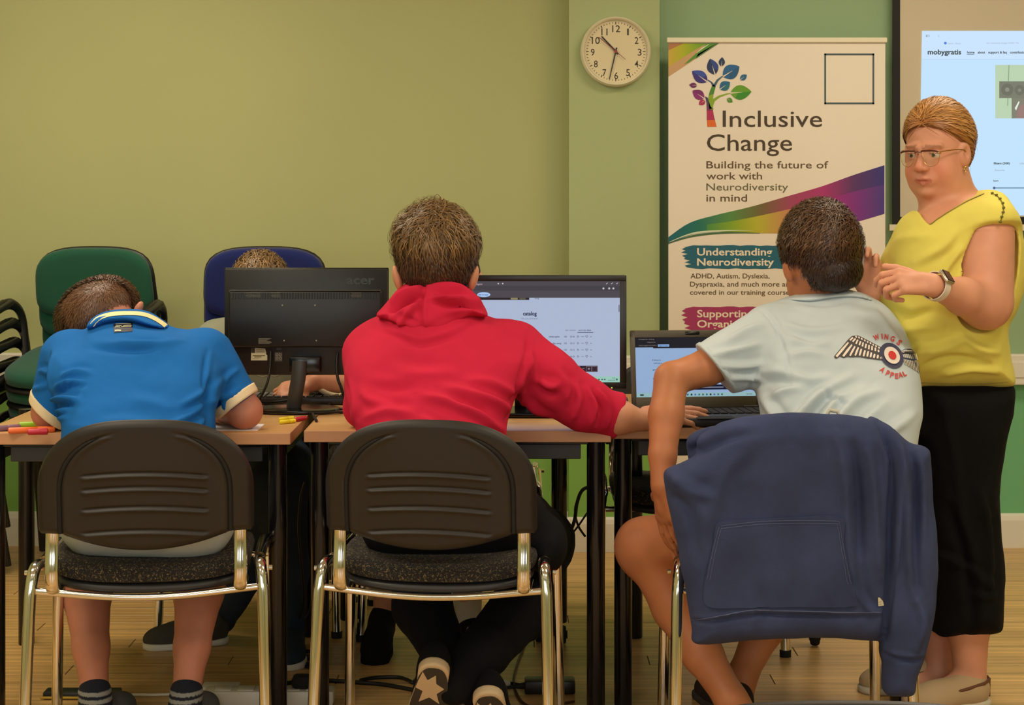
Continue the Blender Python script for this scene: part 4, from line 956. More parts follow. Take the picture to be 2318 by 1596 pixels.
_perm = rng.random((64, 64, 64)).astype(np.float32)
def vnoise(p):
    i = np.floor(p).astype(int); f = p-i; f = f*f*(3-2*f); r = 0
    for dx in (0, 1):
        for dy in (0, 1):
            for dz in (0, 1):
                w_ = (f[:, 0] if dx else 1-f[:, 0])*(f[:, 1] if dy else 1-f[:, 1])*(f[:, 2] if dz else 1-f[:, 2])
                r = r+w_*_perm[(i[:, 0]+dx) & 63, (i[:, 1]+dy) & 63, (i[:, 2]+dz) & 63]
    return r*2-1
def fbm(p, o=3): return sum(vnoise(p*2**k+k*7.3)*.5**k for k in range(o))
def fold_disp(V, N_, folds):
    """folds: (pixel polyline, depth, amplitude, sigma): ridges (+) or valleys (-) in the cloth, faded at their ends"""
    out = np.zeros(len(V)); face = np.clip(-N_[:, 1]*2.2, 0, 1)
    for pts, Y, amp, sg in folds:
        P = catmull([W(x, y, Y)[[0, 2]] for x, y in pts], 5) if len(pts) > 2 else np.array([W(x, y, Y)[[0, 2]] for x, y in pts])
        lo, hi = P.min(0)-4*sg, P.max(0)+4*sg; m = np.nonzero((V[:, 0] > lo[0]) & (V[:, 0] < hi[0]) & (V[:, 2] > lo[1]) & (V[:, 2] < hi[1]))[0]
        if not len(m): continue
        q = V[m][:, [0, 2]]; best = np.full(len(m), 9.); tt = np.zeros(len(m)); sd = np.zeros(len(m)); n = len(P)-1
        for i in range(n):
            a, e = P[i], P[i+1]-P[i]; v = q-a; t = np.clip(v@e/(e@e+1e-12), 0, 1); r = v-t[:, None]*e; d = np.hypot(r[:, 0], r[:, 1]); k = d < best
            best[k] = d[k]; tt[k] = (i+t[k])/n; sd[k] = np.sign(e[0]*v[k, 1]-e[1]*v[k, 0])
        env = np.sin(PI*np.clip(tt, .02, .98))**.6
        prof = np.exp(-(best/sg)**2)-.45*np.exp(-((best-2.0*sg)/(1.1*sg))**2)*(sd > 0)
        out[m] += 2.05*amp*prof*env*face[m]
    return out
BVHS = {}
def body(name, fn, lo, hi, h, m, parent, folds=(), noise=0.0, nscale=22, nstretch=(1, 1, 1), cols=None, label=None, newton=2, relax_n=0, keep_bvh=None, slack=1.0):
    V, Fc = mesh_sdf(fn, lo, hi, h, newton=newton, slack=slack)
    if relax_n: V = relax(V, Fc, relax_n)
    if folds or noise:
        N_ = normals(V, Fc); a = fold_disp(V, N_, folds) if folds else np.zeros(len(V))
        if noise: a = a+noise*fbm(V*np.array(nstretch)*nscale, 3)
        V = V+N_*a[:, None]
        if folds: V = relax(V, Fc, 1, .25)
    C_ = cols(V) if cols is not None else None
    o = mk(name, V, Fc, m, parent, smooth=True, cols=C_, world=True, label=label)
    if keep_bvh: BVHS[keep_bvh] = BVHTree.FromPolygons([tuple(v) for v in V], [tuple(int(i) for i in f) for f in Fc])
    return o
def drape_fn(key, step=.0004, off=.0012, Yd=4.3):
    """maps a pixel of the photograph onto the cloth surface it is printed on"""
    bv = BVHS[key]; o = Vector((0, 0, CH))
    def fn(px, py, l):
        d = Vector(((px-CX)/F, 1.0, -(py-HY)/F)); d.normalize(); hit = bv.ray_cast(o, d, 20)
        if hit[0] is None: return W(px, py, Yd)
        n = hit[1] if hit[1].dot(d) < 0 else -hit[1]; p = hit[0]+n*(off+step*l); return np.array(p)
    return fn
def densify(pts, L_):
    out = []; n = len(pts)
    for i in range(n):
        a, b = np.array(pts[i], float), np.array(pts[(i+1) % n], float); k = max(1, int(np.hypot(*(b-a))/L_))
        for j in range(k): out.append(tuple(a+(b-a)*j/k))
    return out
def patch(name, key, pts, m, parent, off=.004, cell=6.0, Yd=4.0, smooth=True, label=None):
    """a piece of cloth sewn on a surface: the pixel polygon filled with a grid, laid on the surface, with thickness"""
    P = catmull(pts, 6, True); bm = bmesh.new(); vs = [bm.verts.new((x, y, 0)) for x, y in densify(P, cell)]; f = bm.faces.new(vs)
    x0, x1, y0, y1 = P[:, 0].min(), P[:, 0].max(), P[:, 1].min(), P[:, 1].max()
    for axn, a, b in ((0, x0, x1), (1, y0, y1)):
        for c in np.arange(a+cell, b, cell):
            g = list(bm.verts)+list(bm.edges)+list(bm.faces); co = (c, 0, 0) if axn == 0 else (0, c, 0); no = (1, 0, 0) if axn == 0 else (0, 1, 0)
            bmesh.ops.bisect_plane(bm, geom=g, plane_co=co, plane_no=no)
    bm.verts.index_update(); fn = drape_fn(key, 0, off, Yd); edge = {v.index for e in bm.edges if len(e.link_faces) == 1 for v in e.verts}; fn0 = drape_fn(key, 0, -.002, Yd)
    top = [fn(v.co.x, v.co.y, 0) for v in bm.verts]; Fc = [[v.index for v in f.verts] for f in bm.faces]; n = len(top); bot = {}; V = list(top)
    be = [(e.verts[0].index, e.verts[1].index) for e in bm.edges if len(e.link_faces) == 1]
    for i in edge: bot[i] = len(V); v = bm.verts[i] if False else None; 
    bm.verts.ensure_lookup_table(); V = list(top)
    for i in edge: bot[i] = len(V); V.append(fn0(bm.verts[i].co.x, bm.verts[i].co.y, 0))
    for a, b in be: Fc.append([a, b, bot[b], bot[a]])
    bm.free(); mb = MB(); mb.add(V, Fc); return mb.make(name, m, parent, world=True, angle=50, label=label)

# ------------------------------------------------------------------ hair made of fine locks lying on a scalp
def locks(c, r, R, crown, mask, n, L_, lift, wd, cbase, cvar, seed=0, seg=4, flow=None, curl=.15, tipup=.0):
    """thin flat locks on an ellipsoid scalp (centre c, radii r, axes R); they run away from crown; returns V,F,C"""
    rg = np.random.default_rng(seed); c = np.asarray(c, float); r = np.asarray(r, float); R = np.asarray(R, float)
    u = rg.normal(size=(n*3, 3)); u /= np.linalg.norm(u, axis=1)[:, None]; u = u[mask(u)][:n]; n = len(u)
    q = u*r; crown = np.asarray(crown, float)/np.linalg.norm(crown); L_ = L_*(.6+.8*rg.random(n)); lf = lift*(.3+1.4*rg.random(n)); pts = []; nr = []
    jit = rg.normal(size=(n, 3))*curl
    for s in range(seg+1):
        nn = q/(r*r); nn /= np.linalg.norm(nn, axis=1)[:, None]; t = (flow(q/r) if flow is not None else -(crown-(nn@crown)[:, None]*nn))+jit
        t = t-(t*nn).sum(1)[:, None]*nn; t /= np.linalg.norm(t, axis=1)[:, None]+1e-9
        h_ = lf*math.sin(PI*min(.85, .1+.9*s/seg))+tipup*(s/seg)**2; pts.append(q+nn*h_[:, None]); nr.append((nn, t))
        q = q+t*(L_/seg)[:, None]; k = np.linalg.norm(q/r, axis=1)[:, None]; q = q/k
    V = []; m = seg+1
    W_ = wd*(.6+.8*rg.random(n))
    for s in range(m):
        nn, t = nr[s]; b = np.cross(nn, t); w_ = W_*(1-.85*(s/seg)**2); V += [pts[s]+b*w_[:, None]/2, pts[s]-b*w_[:, None]/2]
    V = np.stack(V, 1).reshape(-1, 3)@R.T+c; base = np.arange(n)*2*m; Fc = []
    for s in range(seg): Fc.append(np.stack([base+2*s, base+2*s+1, base+2*s+3, base+2*s+2], 1))
    k = 1+cvar*rg.normal(size=n); C_ = np.repeat(np.clip(np.asarray(cbase)[:3][None]*k[:, None], 0, 1), 2*m, 0)
    return V, np.concatenate(Fc), C_
def hair(name, shell_fn, lo, hi, h, shell_col, lock_sets, m, parent, label=None, noise=.0015, relax_n=1):
    V, Fc = mesh_sdf(shell_fn, lo, hi, h)
    N_ = normals(V, Fc); V = V+N_*(noise*fbm(V*90, 2))[:, None]
    Vs, Fs, Cs = [V], [Fc], [np.tile(np.asarray(shell_col)[:3], (len(V), 1))]; k = len(V)
    for (v, f, c) in lock_sets: Vs.append(v); Fs.append(f+k); Cs.append(c); k += len(v)
    return mk(name, np.concatenate(Vs), np.concatenate(Fs), m, parent, smooth=True, cols=np.concatenate(Cs), world=True, label=label)
# ------------------------------------------------------------------ people
SKIN = mat('skin', vcol=True, rough=0.5, sss=0.12, bump=0.12, bscale=260, bdist=0.0006, spec=0.35)
HAIR = mat('hair', vcol=True, rough=0.42, spec=0.45)
def cloth(name, c, bs=700, bp=.35, var=.06, sheen=.0, rough=.92): return mat(name, c, rough=rough, bump=bp, bscale=bs, var=var, vscale=9, sheen=sheen, bdist=.0008, spec=.22)
def X3(px, Y, z): return np.array([(px-CX)*Y/F, Y, z])
def skin_cols(base, red=.06, scale=26):
    b = np.array(rgb(*base)[:3])
    def fn(V):
        n = fbm(V*scale, 3)[:, None]; return np.clip(b*(1+.07*n)+np.array([.05, -.01, -.01])*red*8*np.clip(fbm(V*9+5, 2)[:, None], 0, 1)*.5, 0, 1)
    return fn
def bb(*pts, pad=.14):
    P = np.array(pts); return P.min(0)-pad, P.max(0)+pad
def plane(p, o, n): n = np.asarray(n, float); n /= np.linalg.norm(n); return (p-np.asarray(o, float))@n
def shoe(parent, o, f, u, mu, ms, L=.27, wd=.092, h=.085, nm='shoe', lab=None, thick=.02):
    """o = underside of the heel, f = toe direction, u = up through the shoe"""
    f = np.array(f, float); f /= np.linalg.norm(f); u = np.array(u, float); u -= f*(u@f); u /= np.linalg.norm(u); r = np.cross(f, u); M_ = np.stack([r, f, u], 1)
    o = np.array(o, float); k = L/.27; w2 = wd/.092
    def loc(p): return (p-o)@M_
    def up_(p):
        q = loc(p); d = ell(q, (0, .05*k, .045), (.036*w2, .055*k, h*.62)); d = smin(d, ell(q, (0, .11*k, .040), (.037*w2, .085*k, h*.5)), .03); d = smin(d, ell(q, (.002, .185*k, .028), (.045*w2, .085*k, .040)), .03)
        return np.maximum(d, -(q[:, 2]-thick*.8))
    def sole(p):
        q = loc(p); t = np.clip(q[:, 1], .035*k, .225*k); rr = np.interp(t, [.035*k, .09*k, .18*k, .225*k], [.036*w2, .035*w2, .047*w2, .042*w2])
        d = np.hypot(q[:, 0], q[:, 1]-t)-rr; return smax(d, np.abs(q[:, 2]-thick*.5)-thick*.5, .006)
    c = [o+M_@np.array(v) for v in ((-.07, -.03, -.02), (.07, -.03, -.02), (-.07, .30*k, -.02), (.07, .30*k, .02), (0, 0, .12), (0, .2, .12), (-.07, .3*k, .1), (.07, -.03, .12))]
    lo, hi = bb(*c, pad=.02); uo = body(nm, up_, lo, hi, .005, mu, parent, label=lab); body('sole', sole, lo, hi, .0045, ms, uo); return uo
def socks(name, pts, rs, m, parent, cut_lo=None, lab=None, cols=None):
    fn = lambda p: chain(p, pts, rs, .01); lo, hi = bb(*pts, pad=.08); return body(name, fn, lo, hi, .003, m, parent, label=lab, cols=cols)

# ================================================================== A: person in the blue polo, slumped over the left table
PA = root('person', (-.87, 4.2, 0), 'person in a blue polo slumped forward over the left table, head turned away', 'person')
POLO = cloth('blue_pique', rgb(26, 104, 182), 1100, .3, .04); CREAM = cloth('cream_rib', rgb(236, 218, 178), 900, .4, .03)
tA = Flat([(208, 734), (255, 714), (310, 712), (360, 728), (395, 742), (440, 750), (478, 764), (500, 800), (508, 850), (497, 900), (486, 935), (485, 980), (478, 1060), (480, 1150), (484, 1235), (430, 1250), (300, 1256), (170, 1250), (116, 1235), (126, 1120), (140, 1010), (143, 960), (128, 900), (112, 850), (118, 795), (140, 771), (168, 758), (192, 750)],
          [(690, 4.50), (760, 4.43), (950, 4.25), (1250, 4.13)], .115, .135)
SR0, SR1 = W(462, 812, 4.42), W(548, 928, 4.40); SL0, SL1 = W(158, 815, 4.42), W(112, 930, 4.40)
hr_o, hr_n = W(540, 917, 4.40), np.array([.60, -.05, -.80]); hl_o, hl_n = W(104, 938, 4.40), np.array([-.62, 0, -.70])
def sleeveA(p, off=0):
    r_ = smax(cone(p, SR0, SR1+(SR1-SR0)*.2, .080+off, .052+off), plane(p, hr_o, hr_n), .004)
    l_ = smax(cone(p, SL0, SL1+(SL1-SL0)*.25, .078+off, .048+off), plane(p, hl_o, hl_n), .004); return r_, l_
def shirtA(p):
    r_, l_ = sleeveA(p); d = smin(tA(p), np.minimum(r_, l_), .022)
    return smax(smin(d, ell(p, W(355, 815, 4.33), (.10, .06, .06)), .05), -plane(p, (0, 0, .588), (0, 0, 1)), .01)
fA = [([(265, 775), (310, 778), (370, 776), (430, 768)], 4.3, .004, .008), ([(205, 786), (260, 789), (320, 790), (360, 785)], 4.3, -.006, .007), ([(270, 762), (340, 764), (400, 758)], 4.3, -.004, .006),
      ([(155, 845), (185, 835), (220, 838)], 4.3, .006, .006), ([(138, 870), (170, 858), (205, 856)], 4.3, .006, .005), ([(140, 884), (175, 868), (215, 862)], 4.3, -.005, .005), ([(133, 905), (160, 893), (205, 892)], 4.3, .009, .007), ([(130, 915), (160, 905), (200, 904)], 4.3, -.007, .006),
      ([(138, 925), (155, 920), (180, 912)], 4.3, .007, .005), ([(140, 945), (160, 936), (185, 930)], 4.3, .006, .005), ([(95, 840), (112, 835), (130, 842)], 4.4, .006, .006), ([(80, 880), (105, 872), (125, 865)], 4.4, .005, .006),
      ([(480, 870), (460, 890), (430, 905)], 4.3, .006, .007), ([(482, 900), (455, 925), (410, 945)], 4.3, .006, .007), ([(484, 850), (482, 900), (486, 940)], 4.3, -.010, .008), ([(480, 930), (470, 955), (440, 975)], 4.3, .005, .006), ([(500, 870), (520, 850), (535, 840)], 4.35, .005, .006), ([(495, 900), (520, 895), (545, 880)], 4.35, .004, .006),
      ([(472, 790), (476, 840), (482, 880)], 4.35, -.004, .004), ([(116, 800), (118, 850), (128, 900), (138, 940)], 4.35, -.008, .006), ([(415, 960), (440, 1000), (470, 1010)], 4.2, .005, .01), ([(300, 900), (360, 910), (400, 925)], 4.2, .003, .012), ([(240, 950), (300, 945), (360, 955)], 4.2, .003, .01)]
loA, hiA = W(40, 680, 4.62), W(620, 1275, 4.0); loA, hiA = np.minimum(loA, hiA)-.03, np.maximum(loA, hiA)+.05
body('polo_shirt', shirtA, loA, hiA, .006, POLO, PA, folds=fA, noise=.0016, nscale=16, keep_bvh='polo', slack=1.2)
def bandA(p, k):
    r_, l_ = sleeveA(p, .0035); t_ = .024
    r_ = np.maximum(r_, -plane(p, hr_o-hr_n/np.linalg.norm(hr_n)*t_, hr_n)); l_ = np.maximum(l_, -plane(p, hl_o-hl_n/np.linalg.norm(hl_n)*t_, hl_n)); return (r_, l_)[k]
body('sleeve_band', lambda p: bandA(p, 0), *bb(SR1, SR0, pad=.10), .004, CREAM, PA, label='cream ribbed sleeve band'); body('sleeve_band', lambda p: bandA(p, 1), *bb(SL1, SL0, pad=.10), .004, CREAM, PA, label='cream ribbed sleeve band')
colA = Flat([(203, 742), (210, 722), (236, 706), (276, 700), (318, 702), (348, 714), (382, 741), (352, 740), (300, 728), (250, 732), (222, 744)], [(690, 4.47), (760, 4.41)], .018, .075)
body('collar', lambda p: colA(p), *bb(W(190, 690, 4.3), W(400, 760, 4.6), pad=.04), .004, POLO, PA, keep_bvh='collarA')
prA = Print(drape_fn('collarA', .0004, .0012, 4.40)); prA.line([tuple(q) for q in catmull([(208, 736), (222, 722), (248, 713), (284, 710), (322, 712), (350, 722), (376, 739)], 8)], 9, rgb(238, 224, 170), 1); prA.make('collar_stripe', PRINT, PA, label='cream stripe round the collar')
prB = Print(drape_fn('polo', .0004, .0014, 4.36)); prB.poly(densify([(257, 735), (300, 731), (300, 751), (258, 754)], 6), rgb(22, 28, 50), 1)
for i, (x0, x1, y) in enumerate([(262, 296, 735.5), (262, 276, 739.5), (279, 298, 739), (260, 272, 742.5), (275, 297, 741.5), (260, 274, 750)]): prB.line([(x0, y), ((x0+x1)/2, y-.6), (x1, y-.2)], 1.3 if i != 5 else 3, rgb(206, 204, 170), 3)
prB.make('neck_label', PRINT, PA, label='small dark printed neck label')
# body of A
hA = W(220, 706, 4.60); RA = np.array([[.88, 0, -.47], [0, 1, 0], [.47, 0, .88]]); rA = np.array([.104, .108, .078])
ELR, WRR = X3(553, 4.41, .778), X3(470, 4.62, .768); ELL_, WRL = X3(113, 4.41, .776), X3(220, 4.64, .768)
kL, mL, aL = np.array([-1.085, 4.52, .47]), X3(196, 4.40, .32), X3(215, 4.22, .10); kR, mR, aR = np.array([-.775, 4.52, .47]), X3(450, 4.40, .32), X3(421, 4.22, .10)
def bodyA(p):
    d = ell(p, hA, rA, RA); d = smin(d, cone(p, W(290, 772, 4.50), W(250, 728, 4.565), .052, .054), .03)
    d = smin(d, ell(p, W(313, 699, 4.535), (.010, .016, .022), axes(0, 0, .5)), .006)
    d = smin(d, tA(p, off=-.034), .03)
    for s0, e, w_, fr in ((SR0, ELR, WRR, -1), (SL0, ELL_, WRL, 1)):
        d = smin(d, chain(p, [s0, e, (e+w_)/2+[0, 0, .004], w_], [.052, .045, .041, .029], .012), .02)
        d = smin(d, hand(p, w_, (fr*.8, .6, -.05), (0, -.1, 1), -fr, (.25, .3, .35, .4)), .012)
    for k, m_, a in ((kL, mL, aL), (kR, mR, aR)):
        d = smin(d, chain(p, [np.array([k[0]*.5-.435, 4.18, .55]), k, m_, m_*.45+a*.55, a, a+[0, 0, -.04]], [.075, .057, .062, .043, .033, .034], .02), .03)
    return d
body('body', bodyA, np.array([-1.36, 3.98, .03]), np.array([-.52, 4.85, 1.17]), .006, SKIN, PA, cols=skin_cols((192, 128, 104), .10), slack=1.1)
crA = (.55, -.35, .8)
LA = [locks(hA, rA+.003, RA, crA, lambda u: (u[:, 2] > -.92), 11000, .016, .003, .0016, rgb(112, 78, 54), .22, 1, 2),
      locks(hA, rA+.005, RA, crA, lambda u: (u[:, 1] > -.30) & (u[:, 2] > -.5), 7000, .030, .008, .0020, rgb(84, 54, 34), .25, 2, 3),
      locks(hA, rA+.004, RA, crA, lambda u: (u[:, 0] < -.55), 3500, .028, .008, .0018, rgb(78, 52, 34), .25, 3, 3)]
hair('hair', lambda p: ell(p, hA, rA+.003, RA), *bb(hA, pad=.15), .006, rgb(104, 72, 50), LA, HAIR, PA)
SHO = cloth('pale_denim', rgb(176, 182, 178), 500, .3, .12)
def shortsA(p):
    d = cone(p, (-.985, 4.10, .555), (-.755, 4.10, .555), .095, .095)
    for q in (W(226, 1342, 4.42), W(416, 1340, 4.42)): d = smin(d, ell(p, q, (.034, .05, .030)), .06)
    for k in (kL, kR): d = smin(d, smax(cone(p, (k[0]*.45-.48, 4.14, .545), k+[0, .03, .005], .085, .078), plane(p, k+[0, -.06, 0], (0, .85, -.5)), .006), .03)
    return d
body('shorts', shortsA, np.array([-1.3, 3.95, .34]), np.array([-.6, 4.65, .72]), .008, SHO, PA, noise=.003, nscale=14)
def sockcol(V):
    z = V[:, 2]; c = np.tile(np.array(rgb(20, 24, 40)[:3]), (len(V), 1)); c[((z > .110) & (z < .118)) | ((z > .095) & (z < .103))] = rgb(140, 142, 140)[:3]; return c
SOCK = mat('sock_knit', vcol=True, rough=.95, bump=.5, bscale=300)
for m_, a, k in ((mL, aL, 'l'), (mR, aR, 'r')):
    dr = (m_-a)/np.linalg.norm(m_-a); socks('sock', [a-dr*.06, a-dr*.02, a+dr*.008], [.040, .0385, .041], SOCK, PA, cols=sockcol, lab='navy sock with two grey stripes')
    shoe(PA, a+np.array([0, -.045, -.10]), (.1 if k == 'l' else .05, 1, 0), (0, 0, 1), cloth('grey_canvas', rgb(96, 98, 100)), mat('white_sole', rgb(214, 208, 194), rough=.6))

# ================================================================== B: person in the red hoodie
PB = root('person', (-.17, 4.2, 0), 'person in a red hoodie seen from behind, right arm stretched to the laptop', 'person')
RED = cloth('red_fleece', rgb(200, 34, 66), 900, .25, .05)
tB = Flat([(905, 680), (860, 712), (822, 735), (793, 775), (781, 820), (782, 880), (790, 930), (806, 970), (812, 1010), (806, 1100), (800, 1210), (860, 1250), (1000, 1258), (1130, 1250), (1165, 1210), (1155, 1100), (1146, 1010), (1150, 960), (1166, 905), (1195, 860), (1215, 815), (1200, 770), (1165, 737), (1105, 714), (1060, 685), (980, 670)],
          [(640, 4.46), (760, 4.40), (950, 4.24), (1260, 4.13)], .11, .135)
bA = [W(1160, 800, 4.39), W(1238, 862, 4.37), W(1320, 914, 4.38), W(1402, 943, 4.42)]
def sleeveB(p, off=0): return smax(chain(p, bA+[W(1450, 960, 4.44)], [.085+off, .074+off, .063+off, .050+off, .046+off], .04), plane(p, W(1403, 944, 4.42), (.93, .1, -.25)), .006)
def shirtB(p):
    d = smax(smin(tB(p), sleeveB(p), .03), -plane(p, (0, 0, .60), (0, 0, 1)), .01); return smin(d, chain(p, [W(838, 800, 4.39), W(824, 922, 4.45), W(862, 925, 4.66)], [.068, .050, .044], .02), .03)
fB = [([(1195, 760), (1190, 800), (1172, 860), (1168, 900)], 4.35, -.005, .005), ([(1195, 800), (1210, 850), (1240, 868), (1268, 862)], 4.35, .009, .010), ([(1205, 830), (1230, 880), (1260, 888)], 4.35, -.007, .008), ([(1262, 835), (1285, 870), (1280, 905)], 4.35, .006, .008), ([(1300, 862), (1310, 905), (1295, 950)], 4.35, .007, .008), ([(1325, 875), (1345, 915), (1335, 965)], 4.35, .007, .006), ([(1342, 882), (1362, 920), (1352, 970)], 4.35, -.007, .005), ([(1352, 885), (1378, 925), (1370, 975)], 4.35, .007, .005),
      ([(1175, 900), (1150, 880), (1110, 860), (1060, 855)], 4.25, .006, .010), ([(1170, 940), (1130, 905), (1080, 885), (1010, 870)], 4.25, .008, .010), ([(1150, 975), (1110, 940), (1040, 905), (960, 885)], 4.25, .008, .009), ([(1140, 960), (1090, 915), (1030, 895)], 4.25, -.006, .008), ([(1168, 880), (1166, 915), (1150, 955)], 4.3, -.012, .009),
      ([(820, 880), (850, 900), (900, 905)], 4.25, .004, .010), ([(830, 940), (880, 925), (940, 930)], 4.2, .006, .010), ([(880, 950), (910, 965), (925, 1000)], 4.2, .005, .008), ([(960, 935), (1000, 960), (1030, 990)], 4.2, .005, .008), ([(900, 830), (960, 838), (1040, 835)], 4.3, .003, .012), ([(840, 860), (900, 868), (950, 860)], 4.3, -.003, .010), ([(1190, 905), (1215, 930), (1250, 950)], 4.35, .006, .008), ([(785, 850), (800, 900), (795, 940)], 4.35, -.006, .007), ([(850, 745), (905, 760), (955, 775), (1020, 760), (1070, 735)], 4.33, -.004, .007)]
loB, hiB = bb(W(760, 640, 4.0), W(1430, 1270, 4.75), pad=.03)
body('hoodie', shirtB, loB, hiB, .006, RED, PB, folds=fB, noise=.0022, nscale=13, slack=1.2)
hB = Flat([(853, 714), (868, 692), (893, 664), (925, 638), (965, 627), (1010, 628), (1048, 642), (1080, 672), (1100, 700), (1102, 716), (1072, 716), (1036, 722), (1000, 742), (968, 752), (945, 748), (905, 735), (872, 722)], [(620, 4.44), (760, 4.34)], .040, .082)
fH = [([(963, 633), (957, 665), (953, 700), (957, 748)], 4.3, -.006, .004), ([(955, 655), (915, 670), (880, 690)], 4.3, .010, .008), ([(950, 674), (910, 690), (875, 712)], 4.3, -.008, .006), ([(965, 650), (1020, 655), (1065, 672), (1092, 702)], 4.3, .010, .008), ([(958, 672), (1010, 690), (1060, 694), (1095, 706)], 4.3, -.010, .006), ([(960, 676), (1005, 680), (1050, 680)], 4.3, .008, .006), ([(880, 716), (915, 728), (950, 742)], 4.3, .006, .006), ([(1060, 712), (1010, 728), (975, 744)], 4.3, .006, .006), ([(945, 690), (920, 712), (905, 730)], 4.3, .006, .007), ([(893, 662), (950, 642), (1010, 640), (1060, 660)], 4.34, -.005, .004)]
body('hood', lambda p: hB(p), *bb(W(840, 615, 4.2), W(1115, 765, 4.6), pad=.03), .0045, RED, PB, folds=fH, noise=.002, nscale=20, slack=1.3)
cB = W(988, 577, 4.44); rB = np.array([.090, .102, .104]); I3 = np.eye(3)
elB = W(1330, 918, 4.39); wB = W(1460, 953, 4.42)
def bodyB(p):
    d = ell(p, cB, rB); d = smin(d, cone(p, W(985, 720, 4.38), W(985, 640, 4.43), .066, .060), .03)
    for px_, s in ((900, -1), (1072, 1)): d = smin(d, ell(p, W(px_, 630, 4.42), (.012, .020, .034), axes(0, 0, s*.25)), .006)
    d = smin(d, cone(p, cB+[0, .095, .01], cB+[0, .115, -.03], .008, .012), .012); d = smin(d, ell(p, cB+[0, .055, -.085], (.045, .05, .045)), .03)
    d = smin(d, tB(p, off=-.036), .03); d = smin(d, chain(p, [bA[0], elB, W(1398, 944, 4.40), wB], [.05, .046, .043, .026], .02), .03)
    d = smin(d, hand(p, W(1466, 941, 4.44), (.95, .28, .015), (-.05, -.42, .9), -1, (.12, .2, .28, .34), 1.0, .3, .05), .012)
    d = smin(d, chain(p, [W(838, 800, 4.39), W(826, 925, 4.47), W(880, 925, 4.70)], [.05, .042, .03], .02), .02)
    d = smin(d, hand(p, W(880, 925, 4.70), (.5, .85, -.05), (0, -.1, 1), 1, (.3, .35, .4, .4)), .012)
    return d
body('body', bodyB, *bb(W(770, 470, 4.05), W(1620, 1250, 4.9), pad=.02), .0055, SKIN, PB, cols=skin_cols((206, 146, 112), .06), slack=1.1)
crB = (-.15, -.45, .9)
def shB(p): return np.maximum(smin(ell(p, cB+[0, .0, .006], rB+.009), ell(p, W(985, 612, 4.40), (.080, .06, .062)), .03), -plane(p, W(985, 655, 4.40), (0, -.35, 1)))
mB = lambda u: (u[:, 2] > -.60) & ~((u[:, 1] > .55) & (u[:, 2] < .35))
flB = lambda q: np.stack([-.25-.3*np.clip(q[:, 0], -1, 1)+.4*q[:, 0], np.full(len(q), .25), -1+.3*q[:, 2]], 1)
LB = [locks(cB+[0, 0, .006], rB+.010, I3, crB, mB, 9000, .040, .008, .0022, rgb(82, 58, 38), .28, 5, 4),
      locks(cB+[0, 0, .008], rB+.012, I3, crB, lambda u: u[:, 2] > .25, 5000, .060, .013, .0024, rgb(128, 98, 60), .30, 6, 5, curl=.3),
      locks(cB+[0, 0, .010], rB+.012, I3, (.6, -.3, .8), lambda u: (u[:, 2] > .5) & (u[:, 0] < .3), 1500, .070, .02, .0022, rgb(120, 90, 56), .30, 8, 5, curl=.35),
      locks(W(985, 612, 4.40), np.array([.082, .062, .064]), I3, (0, -.2, 1), lambda u: (u[:, 1] < .2) & (u[:, 2] > -.75), 3500, .020, .003, .0018, rgb(62, 43, 30), .25, 7, 3)]
hair('hair', shB, *bb(cB, W(985, 620, 4.4), pad=.16), .006, rgb(70, 48, 32), LB, HAIR, PB)
BLK = cloth('black_jersey', rgb(12, 12, 16), 700, .3, .1)
lB = [(W(945, 1225, 4.62), .085), (W(955, 1372, 4.44), .074), (W(1010, 1480, 4.30), .056), (W(1085, 1565, 4.19), .047)]
rBl = [(W(1225, 1225, 4.62), .088), (W(1185, 1372, 4.40), .080), (W(1095, 1475, 4.24), .062), (W(1030, 1548, 4.15), .050)]
def trB(p):
    d = smin(cone(p, (-.27, 4.14, .55), (-.06, 4.14, .55), .10, .10), ell(p, W(1235, 1230, 4.2), (.055, .10, .07)), .04)
    for c in (lB, rBl): d = smin(d, chain(p, [np.array([c[0][0][0]*.6-.07, 4.16, .55])]+[q[0] for q in c], [.098]+[q[1] for q in c], .02), .02)
    return d
body('trousers', trB, np.array([-.46, 3.98, .06]), np.array([.18, 4.78, .74]), .007, BLK, PB, noise=.003, nscale=15)
SOLE = mat('cream_sole', rgb(206, 182, 146), rough=.7); RUBB = mat('grey_outsole', rgb(58, 52, 46), rough=.75)
for (hx, hy, hY, f, u) in ((984, 1508, 4.06, (-.12, .56, -.80), (.05, .82, .55)), (1100, 1572, 4.08, (.16, .56, -.78), (0, .80, .6))):
    o_ = W(hx, hy, hY); so_ = shoe(PB, o_, f, u, BLK, SOLE, .25, .096, .09, thick=.026, lab='black trainer with cream sole, heel raised')
    f_ = np.array(f)/np.linalg.norm(f); u_ = np.array(u, float); u_ -= f_*(u_@f_); u_ /= np.linalg.norm(u_); r_ = np.cross(f_, u_)
    def tr(x, y, l): return o_+r_*x+f_*y-u_*(.0012+.0006*l)
    mb = MB(); out = []
    for a in np.linspace(0, 2*PI, 40, endpoint=False):
        yy = .125+.118*math.sin(a); out.append((math.cos(a)*.5*np.interp(yy, [0, .05, .09, .17, .25], [.084, .086, .080, .100, .088])*abs(math.cos(a))**-.35 if abs(math.cos(a)) > .05 else 0, yy))
    mb.prism(out, 0, 1, lambda x, z, y: tr(x, z, -1+2*y)); mb.make('outsole', RUBB, PB, world=True)
    mb = MB(); st = [(-.034, .055), (-.026, .022), (-.012, .050), (.006, .030), (.010, .060), (.030, .075), (.014, .095), (.024, .13), (-.002, .11), (-.026, .13), (-.020, .09), (-.038, .08)]
    mb.prism(st, 0, 1, lambda x, z, y: tr(x, z, 1.4+2*y)); mb.make('sole_star', SOLE, PB, world=True)

